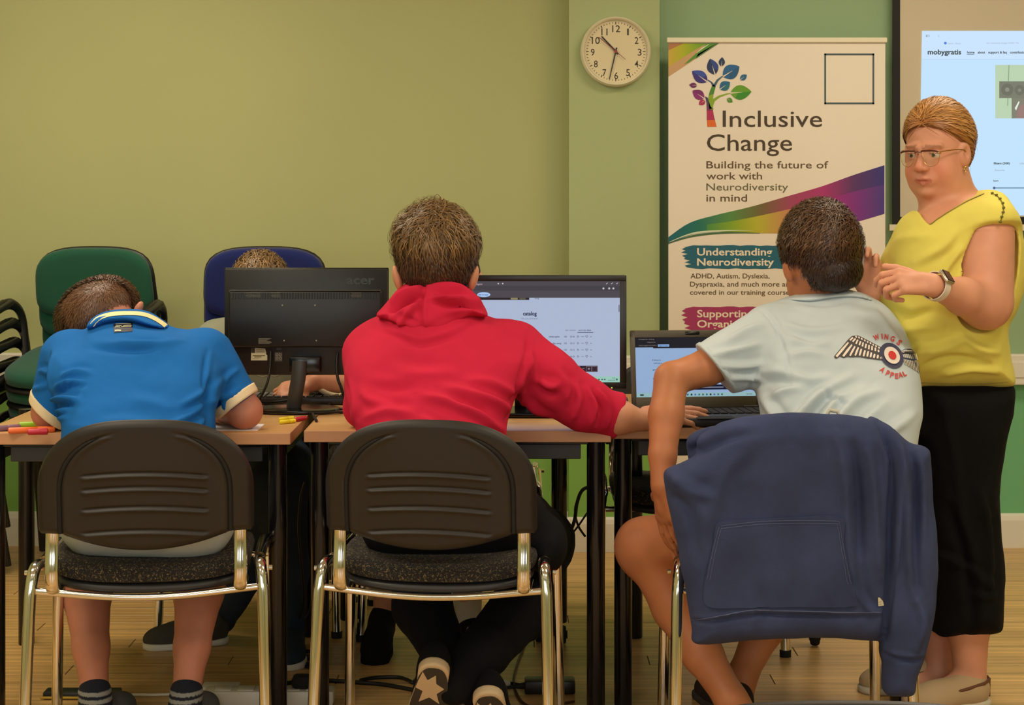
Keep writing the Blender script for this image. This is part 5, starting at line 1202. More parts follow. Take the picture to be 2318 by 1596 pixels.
# ================================================================== C: person in the pale T-shirt
PC = root('person', (.69, 4.2, 0), 'person in a pale blue T-shirt with a winged roundel, left hand on bare thigh', 'person')
TEE = cloth('pale_blue_jersey', rgb(192, 204, 210), 1000, .22, .03, .05)
tC = Flat([(1735, 692), (1790, 668), (1850, 662), (1905, 655), (1948, 662), (2000, 690), (2040, 738), (2066, 800), (2080, 860), (2084, 930), (2078, 975), (2070, 1040), (2062, 1120), (2055, 1220), (1980, 1250), (1860, 1255), (1770, 1245), (1742, 1200), (1738, 1080), (1730, 1000), (1722, 945), (1712, 890), (1700, 830), (1690, 760), (1702, 712)],
          [(640, 4.47), (750, 4.39), (950, 4.22), (1250, 4.11)], .11, .13)
c0, c1 = W(1748, 768, 4.38), W(1600, 842, 4.27); hcO, hcN = W(1619, 834, 4.27), np.array([-.80, -.1, -.62])
eC, wC = W(1520, 858, 4.22), W(1499, 1098, 4.12)
def sleeveC(p, off=0):
    d = cone(p, c0, c1+(c1-c0)*.25, .088+off, .066+off); return smax(d, plane(p, hcO, hcN), .004)
def shirtC(p): 
    d = smin(tC(p), sleeveC(p), .03); return smin(d, cone(p, W(1715, 820, 4.34), W(1668, 862, 4.29), .035, .02), .03)
fC = [([(1725, 700), (1750, 730), (1768, 790), (1772, 850)], 4.3, -.004, .004), ([(1735, 1000), (1790, 945), (1850, 890), (1930, 850)], 4.2, .010, .011), ([(1780, 1010), (1830, 960), (1880, 905), (1960, 870)], 4.2, .010, .011), ([(1760, 990), (1810, 935), (1870, 890)], 4.2, -.009, .010), ([(1820, 1010), (1870, 950), (1920, 905), (1990, 880)], 4.2, .008, .010), ([(1715, 890), (1740, 930), (1770, 985)], 4.25, .008, .010),
      ([(1880, 1000), (1930, 950), (2000, 900)], 4.2, .006, .011), ([(1960, 1000), (2000, 960), (2060, 930)], 4.2, .006, .010), ([(1765, 730), (1830, 745), (1900, 735)], 4.35, .004, .009), ([(1770, 760), (1820, 775), (1860, 770)], 4.35, .006, .009), ([(1775, 800), (1815, 795), (1860, 800)], 4.3, .006, .009), ([(1776, 840), (1820, 850), (1870, 840)], 4.3, .006, .010), ([(1790, 690), (1850, 700), (1920, 690)], 4.4, .003, .008),
      ([(1600, 800), (1650, 790), (1720, 775)], 4.3, .006, .008), ([(1615, 820), (1670, 825), (1730, 820)], 4.3, .006, .008), ([(1640, 770), (1690, 745), (1730, 735)], 4.3, .005, .008), ([(1645, 850), (1690, 850), (1720, 860)], 4.3, .006, .007), ([(1700, 870), (1740, 850), (1775, 850)], 4.3, -.008, .009), ([(1850, 880), (1880, 900), (1900, 912)], 4.2, -.005, .005), ([(1730, 900), (1760, 880), (1800, 870)], 4.25, .007, .008), ([(1980, 700), (2020, 760), (2050, 820)], 4.3, .003, .010)]
loC, hiC = bb(W(1560, 640, 4.0), W(2100, 1265, 4.7), pad=.03)
body('t_shirt', shirtC, loC, hiC, .0055, TEE, PC, folds=fC, noise=.0018, nscale=15, keep_bvh='tee', slack=1.2)
body('sleeve_hem', lambda p: np.maximum(sleeveC(p, .0025), -plane(p, hcO+np.array([.0095, 0, .0075]), hcN)), *bb(c0, c1, pad=.12), .004, TEE, PC)
cnC = Flat([(1782, 676), (1830, 664), (1870, 660), (1910, 654), (1950, 664), (1975, 682), (1935, 676), (1880, 676), (1830, 684)], [(640, 4.45), (700, 4.40)], .014, .06)
body('neckband', lambda p: cnC(p), *bb(W(1770, 640, 4.3), W(1990, 700, 4.55), pad=.03), .004, TEE, PC)
hC = W(1856, 566, 4.44); rC = np.array([.090, .104, .112])
kn = W(1458, 1236, 4.33)
def bodyC(p):
    d = ell(p, hC, rC); d = smin(d, cone(p, W(1878, 700, 4.47), W(1860, 640, 4.46), .060, .060), .03)
    d = smin(d, smax(ell(p, W(1784, 612, 4.42), (.012, .020, .031), axes(.2, 0, -.2)), -ell(p, W(1780, 614, 4.395), (.008, .010, .018)), .004), .006)
    d = smin(d, ell(p, W(1825, 640, 4.50), (.050, .08, .075)), .03); d = smin(d, cone(p, hC+[0, .095, .0], hC+[0, .115, -.04], .008, .012), .012)
    d = smin(d, tC(p, off=-.034), .03)
    d = smin(d, chain(p, [c0, W(1600, 832, 4.27), eC], [.060, .045, .040], .01), .03)
    d = smin(d, chain(p, [eC, W(1508, 940, 4.18), W(1500, 1030, 4.14), wC], [.041, .042, .033, .027], .012), .014)
    d = smin(d, hand(p, wC, (.10, .10, -1), (-.85, -.45, 0), 1, (.2, .25, .3, .35), .95, .2, .04), .012)
    hip = X3(1770, 4.16, .55)
    d = smin(d, chain(p, [hip, X3(1600, 4.24, .505), kn], [.10, .082, .064], .02), .03)
    d = smin(d, ell(p, kn+[-.006, .01, -.01], (.062, .055, .070)), .03)
    d = smin(d, chain(p, [kn, W(1530, 1375, 4.30), W(1590, 1480, 4.22), W(1655, 1584, 4.14), W(1672, 1608, 4.14)], [.060, .057, .048, .037, .038], .02), .03)
    d = smin(d, chain(p, [X3(1880, 4.16, .55), X3(1800, 4.50, .48), W(1730, 1420, 4.46), W(1680, 1530, 4.40), W(1674, 1580, 4.38)], [.10, .062, .050, .036, .036], .02), .03)
    return d
body('body', bodyC, *bb(W(1380, 440, 4.02), W(2060, 1600, 4.75), pad=.02), .006, SKIN, PC, cols=skin_cols((186, 120, 82), .05), slack=1.1)
mC = lambda u: (u[:, 2] > -.72) & ~((u[:, 1] > .5) & (u[:, 2] < .3)) & ~((u[:, 0] < -.30) & (u[:, 2] < -.42)) & ~((u[:, 0] < -.6) & (u[:, 2] < -.2))
def shC(p): return np.maximum(smin(ell(p, hC+[.002, .0, .004], rC+.008), ell(p, W(1885, 612, 4.40), (.072, .07, .058)), .03), -np.minimum(plane(p, W(1850, 648, 4.40), (.25, -.25, 1)), plane(p, W(1815, 602, 4.40), (.9, -.1, .75))))
LC = [locks(hC+[.002, 0, .004], rC+.009, I3, (.1, -.55, .8), mC, 12000, .034, .006, .0021, rgb(62, 40, 26), .30, 11, 4, curl=.22),
      locks(hC+[.002, 0, .004], rC+.010, I3, (.5, -.2, .9), lambda u: (u[:, 2] > .1) & (u[:, 1] < .6), 5000, .036, .010, .0022, rgb(88, 60, 38), .32, 12, 4, curl=.35),
      locks(W(1885, 612, 4.40), np.array([.074, .072, .060]), I3, (0, -.2, 1), lambda u: (u[:, 1] < .1) & (u[:, 2] > -.6), 3000, .018, .003, .0018, rgb(48, 31, 22), .25, 13, 3)]
hair('hair', shC, *bb(hC, W(1885, 620, 4.4), pad=.16), .006, rgb(50, 33, 22), LC, HAIR, PC)
def shortsC(p):
    d = smin(cone(p, X3(1770, 4.15, .55), X3(1880, 4.15, .55), .11, .11), smax(cone(p, X3(1770, 4.16, .55), X3(1480, 4.30, .47), .115, .088), plane(p, W(1528, 1240, 4.26), (-1, .1, -.12)), .006), .03)
    return smin(d, smax(cone(p, X3(1880, 4.16, .55), X3(1810, 4.52, .48), .11, .085), plane(p, X3(1820, 4.44, .48), (0, 1, 0)), .006), .03)
body('shorts', shortsC, np.array([.30, 3.98, .33]), np.array([1.0, 4.62, .72]), .008, cloth('navy_black_cotton', rgb(26, 28, 38)), PC, noise=.003, nscale=16)
DKS = cloth('dark_brown_canvas', rgb(52, 40, 36))
shoe(PC, W(1640, 1640, 4.09)*[1, 1, 0]+[0, 0, .0], (.35, 1, 0), (0, 0, 1), DKS, RUBB, .27)
shoe(PC, W(1690, 1590, 4.34)*[1, 1, 0]+[.0, 0, .0], (-.35, 1, 0), (0, 0, 1), DKS, RUBB, .27, h=.10)
# print on the back
T = Print(drape_fn('tee', .00035, .0016, 4.25)); navy = rgb(50, 54, 84); dk2 = rgb(62, 56, 56); cre = rgb(228, 216, 204); rd = rgb(196, 62, 54)
def zz(x, y): return (1860+x/7.98, 700+y/7.98)
T.poly(densify([zz(*q) for q in [(222, 860), (470, 560), (545, 492), (640, 480), (700, 500), (1065, 690), (1100, 800), (1100, 930), (1030, 925), (960, 915), (900, 905), (830, 900), (760, 885), (690, 870), (600, 870), (520, 875), (470, 865), (395, 890), (330, 860), (270, 900), (235, 892)]], 3), dk2, 1)
lowt = [(480, 610), (545, 650), (600, 680), (660, 700), (715, 725), (780, 750), (840, 768), (895, 790), (955, 815), (1015, 835), (1062, 870)]; lowb = [(262, 870), (385, 862), (508, 852), (602, 848), (680, 848), (752, 862), (818, 868), (878, 880), (938, 892), (1003, 900), (1078, 905)]
for i, (a, b) in enumerate(zip(lowt, lowb)): T.line([zz(*a), zz((a[0]+b[0])/2, (a[1]+b[1])/2), zz(*b)], [3.2, 5.6 if i < 2 else 4.6, 4.6 if i < 2 else 3.6], cre, 3)
midt = [(562, 522), (608, 540), (650, 562), (702, 588), (748, 610), (802, 636), (852, 656), (908, 676), (968, 704), (1020, 742)]; midb = [(508, 572), (556, 598), (616, 638), (676, 662), (732, 686), (786, 714), (846, 736), (906, 752), (966, 770), (1026, 786)]
for a, b in zip(midt, midb): T.line([zz(*a), zz(*b)], [3.6, 3.6], cre, 3)
for a in [(620, 508), (672, 522), (722, 546), (776, 576), (826, 600), (878, 624), (928, 652), (980, 678), (1032, 706)]: T.ellipse(*zz(*a), 2.6, 1.8, cre, 3, rot=55, n=12)
T.poly(densify([zz(*q) for q in [(1405, 765), (1500, 725), (1590, 720), (1640, 745), (1690, 790), (1640, 800), (1560, 795), (1430, 815)]], 2), dk2, 1)
T.line([zz(1440, 880), zz(1540, 900), zz(1640, 925), zz(1730, 905)], 3, navy, 2); T.line([zz(1425, 815), zz(1540, 800), zz(1660, 795)], 2, dk2, 2)
for i in range(8): T.line([zz(1425+i*30, 768-i*4+(i > 5)*i*2), zz(1436+i*30, 796-i*3)], 2.3, cre, 3)
for i in range(9): T.line([zz(1452+i*32, 822-i*2), zz(1482+i*31, 880+i*4)], 1.9, rgb(206, 198, 180), 3)
for i in range(10): T.line([zz(1468+i*30, 915+i*4), zz(1500+i*29, 1005+i*17)], 1.7, rgb(210, 202, 184), 3); T.line([zz(1480+i*30, 915+i*4), zz(1514+i*29, 1012+i*17)], .8, dk2, 2)
def el(cx, cy, a, b, rot, col, l): T.poly([(cx+a*math.cos(t)*math.cos(rot)-b*math.sin(t)*math.sin(rot), cy+a*math.cos(t)*math.sin(rot)+b*math.sin(t)*math.cos(rot)) for t in np.linspace(0, 2*PI, 44, endpoint=False)], col, l)
el(*zz(1257, 850), 31.5, 23.5, math.radians(54), navy, 4); el(*zz(1260, 848), 21, 15.5, math.radians(54), cre, 6); el(*zz(1266, 848), 10.5, 7.6, math.radians(54), rgb(200, 40, 34), 8)
for ch, x, y, r, wd in (('W', 984.5, 519, -24, 13), ('I', 1086, 503, -6, 2.6), ('N', 1162, 512, 6, 9), ('G', 1275, 545, 20, 9.5), ('S', 1392, 612, 42, 8.5), ('A', 1098, 1102, 38, 10), ('P', 1192, 1165, 24, 8), ('P', 1268, 1198, 14, 8), ('E', 1350, 1216, 0, 7.5), ('A', 1418, 1196, -14, 9.5), ('L', 1488, 1172, -28, 6.5)):
    V2, F2 = text_px(ch, -wd/2, 5.5, wd, 12, bold=.035); a = math.radians(r); c = np.array(zz(x, y)); V2 = c+np.stack([V2[:, 0]*math.cos(a)-V2[:, 1]*math.sin(a), V2[:, 0]*math.sin(a)+V2[:, 1]*math.cos(a)], 1)
    T.mb.add([T.fn(q[0], q[1], 3) for q in V2], F2, rd)
T.make('back_print', PRINT, PC, label='winged roundel with WINGS APPEAL lettering')

# ================================================================== navy hoodie over the right chair
JK = root('navy_hoodie', (.65, 3.92, .5), 'navy hooded sweatshirt hung over the back of the right chair, one sleeve dangling', 'hoodie')
NAVY = cloth('navy_fleece', rgb(56, 65, 99), 420, .9, .2, .0)
j1 = Flat([(1503, 1066), (1540, 1048), (1575, 1028), (1610, 990), (1645, 963), (1700, 948), (1800, 942), (1900, 944), (1960, 952), (2005, 975), (2045, 1020), (2060, 1100), (2048, 1250), (2020, 1400), (1997, 1440), (1985, 1448), (1850, 1441), (1700, 1447), (1578, 1456), (1566, 1420), (1548, 1310), (1522, 1190), (1506, 1110)], [(900, 3.885), (1100, 3.90), (1500, 3.90)], .045, .064)
j2 = Flat([(1556, 1030), (1556, 992), (1580, 972), (1620, 962), (1670, 956), (1660, 1000), (1600, 1040), (1565, 1055)], [(900, 3.98), (1100, 3.98)], .03, .035)
j3 = Flat([(1965, 950), (2015, 966), (2060, 1003), (2098, 1014), (2106, 1045), (2112, 1140), (2119, 1210), (2121, 1300), (2112, 1400), (2095, 1470), (2074, 1530), (2066, 1568), (2032, 1573), (2001, 1564), (1998, 1500), (1991, 1470), (1996, 1400), (2008, 1300), (2012, 1200), (2000, 1080)], [(900, 3.90), (1600, 3.87)], .040, .055)
jtop = [W(1600, 1004, 3.90), W(1640, 980, 3.88), W(1700, 966, 3.873), W(1800, 962, 3.87), W(1900, 964, 3.873), W(1960, 976, 3.88), W(2010, 1012, 3.90)]
def jacket(p): return smin(smin(smin(j1(p), chain(p, jtop, [.024]*7), .02), j2(p), .008), j3(p), .006)
fJ = [([(1565, 1408), (1620, 1400), (1700, 1386), (1780, 1387), (1900, 1390), (1995, 1390)], 3.86, -.005, .004), ([(1998, 1480), (2040, 1488), (2088, 1490)], 3.84, -.005, .004), ([(1990, 960), (2012, 1010), (2016, 1080), (2012, 1200), (2008, 1330), (1998, 1440)], 3.86, -.014, .008), ([(2030, 1000), (2048, 1100), (2054, 1250), (2060, 1350)], 3.86, .009, .010), ([(2060, 1010), (2070, 1120), (2062, 1250), (2066, 1330)], 3.86, -.008, .008), ([(2066, 1340), (2080, 1400), (2060, 1470)], 3.86, .008, .010),
      ([(1880, 960), (1905, 1060), (1912, 1180), (1925, 1300), (1935, 1400)], 3.86, .007, .012), ([(1925, 990), (1940, 1100), (1945, 1250)], 3.86, -.007, .011), ([(1960, 1000), (1975, 1120), (1985, 1300)], 3.86, .008, .011), ([(1700, 1000), (1640, 1060), (1610, 1150), (1600, 1200)], 3.86, .004, .016), ([(1520, 1080), (1570, 1110), (1610, 1120)], 3.86, .005, .012), ([(1515, 1120), (1560, 1160), (1570, 1260)], 3.86, -.005, .012), ([(1560, 1040), (1600, 1010), (1650, 985), (1700, 975)], 3.88, -.006, .008), ([(1680, 1330), (1700, 1380), (1690, 1440)], 3.86, .003, .012), ([(1930, 1330), (1960, 1370), (1980, 1385)], 3.86, .004, .008), ([(1780, 1000), (1780, 1120)], 3.86, .002, .03)]
body('sweatshirt', jacket, *bb(W(1490, 930, 3.8), W(2135, 1590, 4.03), pad=.03), .005, NAVY, JK, folds=fJ, noise=.0028, nscale=11, keep_bvh='jacket', slack=1.4)
patch('kangaroo_pocket', 'jacket', [(1626, 1183), (1700, 1176), (1800, 1171), (1904, 1172), (1912, 1230), (1926, 1300), (1936, 1345), (1930, 1372), (1800, 1374), (1680, 1376), (1602, 1372), (1594, 1325), (1600, 1290), (1614, 1230)], NAVY, JK, off=.0035, cell=9, Yd=3.86)
def stitch(name, pts, key, par, col, wdt=1.2, off=.0045, Yd=3.86):
    s = Print(drape_fn(key, .0004, off, Yd)); s.line([tuple(q) for q in catmull(pts, 8)], wdt, col, 1); return s.make(name, mat('stitching', vcol=True, rough=.9), par)
stl = rgb(84, 92, 124)
for pts in ([(1632, 1190), (1720, 1180), (1820, 1177), (1902, 1179)], [(1632, 1196), (1720, 1186), (1820, 1183), (1902, 1185)], [(1626, 1192), (1612, 1250), (1600, 1310)], [(1632, 1194), (1618, 1250), (1606, 1312)], [(1902, 1180), (1914, 1250), (1928, 1320)], [(1896, 1186), (1908, 1252), (1921, 1322)]): stitch('stitching', pts, 'jacket', JK, stl)
stitch('hem_seam', [(1566, 1404), (1620, 1396), (1700, 1382), (1780, 1383), (1900, 1386), (1994, 1386)], 'jacket', JK, stl, 1.5, .0012)
tg = Print(drape_fn('jacket', .0004, .003, 3.86)); tg.poly([(1987, 1352), (1991, 1352), (1996, 1360), (1998, 1370), (1988, 1372)], rgb(214, 206, 180), 1); tg.line([(1989, 1362), (1994, 1361)], 1, rgb(90, 90, 90), 2); tg.line([(1990, 1367), (1995, 1366)], 1, rgb(90, 90, 90), 2); tg.make('side_tag', PRINT, JK, label='small white side tag')
mb = MB(); a = W(1888, 938, 3.94); mb.tube([a+[-.016, 0, .000], a+[-.010, 0, .010], a+[.008, 0, .006], a+[.012, 0, -.004]], .0045, n=8); mb.make('hanger_loop', mat('loop_cream', rgb(190, 186, 168), rough=.8), JK, world=True, angle=60)

# ================================================================== D: woman standing, yellow top
PW = root('person', (1.17, 4.52, 0), 'woman in a yellow top, glasses and black cropped trousers standing by the screen', 'person')
YEL = cloth('yellow_linen', rgb(226, 214, 102), 600, .35, .05, .05)
SKW = (214, 152, 122)
tW = Flat([(2085, 466), (2130, 440), (2170, 434), (2210, 432), (2248, 432), (2274, 446), (2298, 490), (2312, 545), (2318, 610), (2312, 660), (2294, 710), (2278, 745), (2281, 800), (2286, 874), (2180, 878), (2060, 876), (2004, 872), (1992, 800), (1984, 720), (1984, 650), (1996, 590), (2016, 545), (2036, 505), (2058, 482)], [(420, 4.50), (880, 4.52)], .13, .15)
neckhole = Flat([(2094, 440), (2092, 468), (2097, 496), (2106, 509), (2122, 497), (2150, 478), (2190, 455), (2232, 437), (2240, 410), (2160, 395), (2100, 410)], [(400, 4.4), (520, 4.4)], .01, 1.0, sub=3)
shW, elW, wrW = W(2232, 535, 4.42), W(2232, 690, 4.36), W(2112, 646, 4.20)
def topW(p):
    d = tW(p); cap = smax(ell(p, shW+[.005, 0, .0], (.086, .088, .105)), -plane(p, W(2235, 512, 4.40), (-.10, .25, 1)), .006); d = smin(d, cap, .03)
    arm = chain(p, [shW+[0, 0, -.02], elW], [.078, .070]); d = smax(d, -(smax(arm-.004, plane(p, W(2235, 505, 4.4), (-.1, .25, 1)), .01)), .006)
    d = smax(d, -np.maximum(neckhole.d2(p), p[:, 1]-4.62), .006)
    return smax(d, -plane(p, (0, 0, CH-(874-HY)*4.52/F), (0, 0, 1)), .004)
fW = [([(2160, 520), (2130, 560), (2060, 600)], 4.38, .005, .010), ([(2172, 560), (2150, 590), (2120, 640)], 4.38, .007, .008), ([(2176, 600), (2160, 640), (2150, 690)], 4.38, .007, .008), ([(2020, 760), (2080, 740), (2140, 735)], 4.38, .006, .014), ([(2050, 800), (2120, 790), (2180, 770)], 4.38, .006, .010), ([(2090, 830), (2150, 810), (2220, 815)], 4.38, -.006, .009), ([(2170, 760), (2220, 790), (2270, 800)], 4.38, .007, .010), ([(2140, 850), (2200, 835), (2270, 845)], 4.38, .006, .008), ([(2030, 700), (2060, 720), (2110, 700)], 4.38, -.005, .012), ([(2010, 560), (2060, 540), (2110, 530)], 4.38, .003, .012), ([(2060, 850), (2075, 820), (2085, 780)], 4.38, .005, .01)]
loW, hiW = bb(W(1970, 420, 4.30), W(2340, 885, 4.72), pad=.04)
body('yellow_top', topW, loW, hiW, .0055, YEL, PW, folds=fW, noise=.0025, nscale=14, keep_bvh='top', slack=1.2)
stitch('top_hem', [(2080, 866), (2150, 868), (2220, 868), (2282, 865)], 'top', PW, rgb(200, 186, 90), 1.4, .0012, 4.38)
stitch('neck_edge', [(2099, 498), (2106, 508), (2122, 497), (2150, 479), (2190, 456), (2228, 439)], 'top', PW, rgb(170, 156, 66), 1.6, .0015, 4.38)
# lace-up shoulder seam
lc_ = MB(); fnl = drape_fn('top', 0, .003, 4.40); pl_ = [(2246, 440), (2255, 444), (2263, 452), (2269, 462), (2271, 472), (2270, 482), (2267, 492), (2264, 501)]
for x, y in pl_: q = fnl(x, y, 0); lc_.tube([q+[-.003, 0, 0], q+[.003, 0, .001]], .0028, n=8)
lc_.tube([fnl(x, y, 0) for x, y in pl_], .0011, n=6); lc_.make('shoulder_lacing', mat('olive_cord', rgb(110, 104, 40), rough=.8), PW, world=True)
# head
ya = math.radians(-40); HW = W(2122, 343, 4.52)
# local face axes: columns = left-of-face, towards the nose, up
fF = np.array([-math.sin(math.radians(40)), -math.cos(math.radians(40)), -.13]); fF /= np.linalg.norm(fF); fL = np.array([math.cos(math.radians(40)), -math.sin(math.radians(40)), 0.0]); fU = np.cross(fL, fF); fU *= np.sign(fU[2]); RW = np.stack([fL, fF, fU], 1)
def hd(l, f, u): return HW+RW@np.array([l, f, u])
def headW(p):
    q = (p-HW)@RW
    d = ell(q, (0, -.012, .025), (.079, .098, .103))
    d = smin(d, ell(q, (0, .028, -.045), (.064, .062, .078)), .03)
    d = smin(d, ell(q, (0, .040, -.092), (.040, .036, .032)), .025)
    for s in (-1, 1):
        d = smin(d, ell(q, (s*.038, .050, -.048), (.028, .026, .030)), .02); d = smin(d, ell(q, (s*.045, .010, -.075), (.030, .045, .038)), .02)
        d = smin(d, cone(q, (s*.012, .088, .020), (s*.045, .074, .022), .008, .006), .012)                      # brow
        d = smax(d, -ell(q, (s*.031, .099, .002), (.017, .017, .012)), .010)                                      # eye socket
        d = smin(d, smax(ell(q, (s*.031, .0745, -.001), (.0150, .0135, .0132)), -(q[:, 2]-.0035+.16*np.abs(q[:, 0]-s*.031)), .002), .003)   # upper lid
        d = smin(d, smax(ell(q, (s*.031, .0740, -.001), (.0148, .0130, .0130)), q[:, 2]+.0075, .002), .003)         # lower lid
    d = smin(d, cone(q, (0, .086, .006), (0, .108, -.030), .0075, .0115), .010); 
    for s in (-1, 1): d = smin(d, ell(q, (s*.0125, .098, -.034), (.0085, .012, .008)), .006)
    d = smin(d, ell(q, (0, .082, -.062), (.030, .016, .022)), .012)
    d = smin(d, chain(q, [(-.023, .086, -.0645), (-.008, .0975, -.0605), (0, .0975, -.062), (.008, .0975, -.0605), (.023, .086, -.0645)], [.002, .0042, .004, .0042, .002], .003), .003)
    d = smin(d, chain(q, [(-.020, .085, -.0700), (0, .0955, -.0735), (.020, .085, -.0700)], [.002, .0052, .002], .003), .003)
    d = smax(d, -chain(q, [(-.024, .089, -.0665), (0, .102, -.0668), (.024, .089, -.0665)], [.0012, .0016, .0012]), .002)
    d = smin(d, ell(q, (0, .075, -.098), (.018, .016, .013)), .012)
    for s in (-1, 1):
        e = smax(ell(q, (s*.080, .008, -.008), (.011, .020, .033), np.array(Matrix.Rotation(s*.35, 3, 'Z'))), -ell(q, (s*.091, .014, -.004), (.009, .011, .018)), .004); d = smin(d, e, .006)
    return d
hr0 = W(1966, 672, 4.52)
def bodyW(p):
    d = headW(p)
    nk = cone(p, hd(0, -.015, -.055), W(2165, 500, 4.54), .064, .078); d = smin(d, nk, .03); d = smin(d, cone(p, hd(0, -.005, -.075), W(2150, 492, 4.52), .046, .062), .03)
    d = smin(d, cone(p, W(2150, 505, 4.54), W(2262, 505, 4.54), .07, .055), .05)
    d = smin(d, tW(p, off=np.where(p[:, 2] > CH-(520-HY)*4.5/F, -.014, -.034)), .02)
    d = smin(d, chain(p, [shW, elW+[0, 0, .015]], [.072, .068], .01), .03)
    d = smin(d, chain(p, [elW+[0, 0, -.004], elW*.55+wrW*.45, wrW], [.060, .046, .028], .015), .02)
    d = smin(d, hand(p, wrW+[-.004, -.002, .0], (-.93, -.20, .16), (-.12, -.75, .65), 1, (.75, 1.0, 1.1, 1.2), .92, .35, .03, .5), .012)
    # far arm, hand raised behind the seated man's head
    d = smin(d, chain(p, [W(2085, 580, 4.60), W(2020, 700, 4.56), W(1972, 668, 4.50)], [.055, .046, .030], .015), .02)
    d = smin(d, hand(p, W(1968, 660, 4.49), (-.12, -.10, 1), (.3, .9, 0), 1, (.25, .55, .8, 1.0), .92, .15, .05, .5), .012)
    for k, a, b in ((0, W(2192, 1300, 4.50), W(2196, 1530, 4.50)), (1, W(2130, 1300, 4.62), W(2130, 1515, 4.62))):
        d = smin(d, chain(p, [a+[0, 0, .25], a, b*.5+a*.5+[0, .01, 0], b], [.06, .060, .054, .041], .02), .02)
        d = smin(d, ell(p, b+[-.030, -.01, -.035], (.075, .045, .040), axes(.25)), .03); d = smin(d, ell(p, b+[.006, .005, -.03], (.028, .032, .04)), .02)
    return d
def colsW(V):
    q = (V-HW)@RW; c = skin_cols(SKW, .08, 22)(V); hdm = (q[:, 2] > -.13)
    lips = hdm & (q[:, 1] > .078) & (np.abs(q[:, 0]) < .026) & (np.abs(q[:, 2]+.067) < .0095*(1-(q[:, 0]/.03)**2)); c[lips] = c[lips]*.35+np.array(rgb(178, 88, 74)[:3])*.65
    ck_ = np.exp(-((np.abs(q[:, 0])-.042)/.022)**2-((q[:, 2]+.042)/.028)**2)*(q[:, 1] > .03); ns = np.exp(-(q[:, 0]/.014)**2-((q[:, 2]+.03)/.016)**2)*(q[:, 1] > .085)
    k = np.clip(ck_*.55+ns*.5, 0, 1)[:, None]*hdm[:, None]; c = c*(1-k)+np.array(rgb(216, 122, 96)[:3])*k
    bw = hdm & (np.abs(np.abs(q[:, 0])-.031) < .019) & (np.abs(q[:, 2]-.0225+.10*(np.abs(q[:, 0])-.03)) < .0032) & (q[:, 1] > .06); c[bw] = c[bw]*.45+np.array(rgb(130, 84, 48)[:3])*.55
    ln = hdm & (np.abs(np.abs(q[:, 0])-.031) < .0145) & (np.abs(q[:, 2]-.0032) < .0018) & (q[:, 1] > .07); c[ln] *= .45
    return c
body('body', bodyW, *bb(W(1930, 235, 4.10), W(2330, 1585, 4.76), pad=.015), .0036, SKIN, PW, cols=colsW, slack=1.0)
for s in (-1, 1):
    mb = MB(); bm = bmesh.new(); bmesh.ops.create_uvsphere(bm, u_segments=28, v_segments=20, radius=.0125); c_ = hd(s*.031, .0735, -.001); gz = np.array([-.75, -.65, -.12]); gz /= np.linalg.norm(gz)
    bm.verts.index_update(); Vv = np.array([v.co[:] for v in bm.verts]); fs = [[v.index for v in f.verts] for f in bm.faces]; bm.free(); n_ = Vv/np.linalg.norm(Vv, axis=1)[:, None]
    dt_ = n_@gz; col = np.tile(np.array(rgb(214, 198, 184)[:3]), (len(Vv), 1)); col[dt_ > .885] = rgb(70, 62, 48)[:3]; col[dt_ > .975] = rgb(10, 8, 8)[:3]
    mk('eyeball', Vv+c_, fs, mat('eye', vcol=True, rough=.12), PW, smooth=True, cols=col, world=True)
# hair pulled back
crW = hd(0, .12, .03)-HW; crl = np.array([0, .9, .25])
def maskW(u): return ((u[:, 2] > .62-.0*u[:, 1]) & (u[:, 1] < .60)) | ((u[:, 1] < .28) & (u[:, 2] > -.02)) | ((u[:, 1] < -.25) & (u[:, 2] > -.55))
rW = np.array([.085, .106, .110]); hO = hd(0, -.014, .026)
def shW_(p):
    q = (p-hO)@RW; d = ell(q, (0, 0, 0), rW); front = q[:, 1]-(.052+.02*np.clip(-q[:, 0]/.08, -1, 1)*0)-.10*np.clip(q[:, 2]-.058, -.2, .03)*3
    side = smax(q[:, 1]-.012, -(q[:, 2]+.012), .006)
    keep = np.minimum(-(q[:, 2]+.026-.014-.80*(q[:, 1]-.014-.004))*.8, np.maximum(q[:, 1]-.014+.020, -(q[:, 2]+.026+.080)))
    return smin(smax(d, keep, .006), ell(q, (0, -.105, -.03), (.035, .03, .035)), .015)
def mkW(u, m_=0):
    f = u[:, 1]*.106-.014; z = u[:, 2]*.110+.026; return (z > .014+m_+.80*(f-.004)) | ((f < -.020) & (z > -.075))
def flowW(q): return np.stack([-.35*q[:, 0], np.full(len(q), -1.), -.45-.2*q[:, 2]], 1)
LW_ = [locks(hO, rW+.0015, RW, crl, lambda u: mkW(u, .004), 10000, .060, .0028, .0021, rgb(166, 108, 52), .22, 21, 5, flow=flowW, curl=.06),
       locks(hO, rW+.003, RW, crl, lambda u: mkW(u, .02) & (u[:, 2] > .1), 3000, .07, .005, .0018, rgb(194, 140, 78), .22, 22, 5, flow=flowW, curl=.10),
       locks(hO, rW+.002, RW, crl, lambda u: (u[:, 1] < -.6) & (u[:, 2] < .1) & (u[:, 2] > -.6), 250, .075, .014, .0009, rgb(200, 150, 90), .22, 23, 5, curl=.5)]
hair('hair', shW_, *bb(hO, pad=.16), .005, rgb(136, 86, 40), LW_, HAIR, PW)
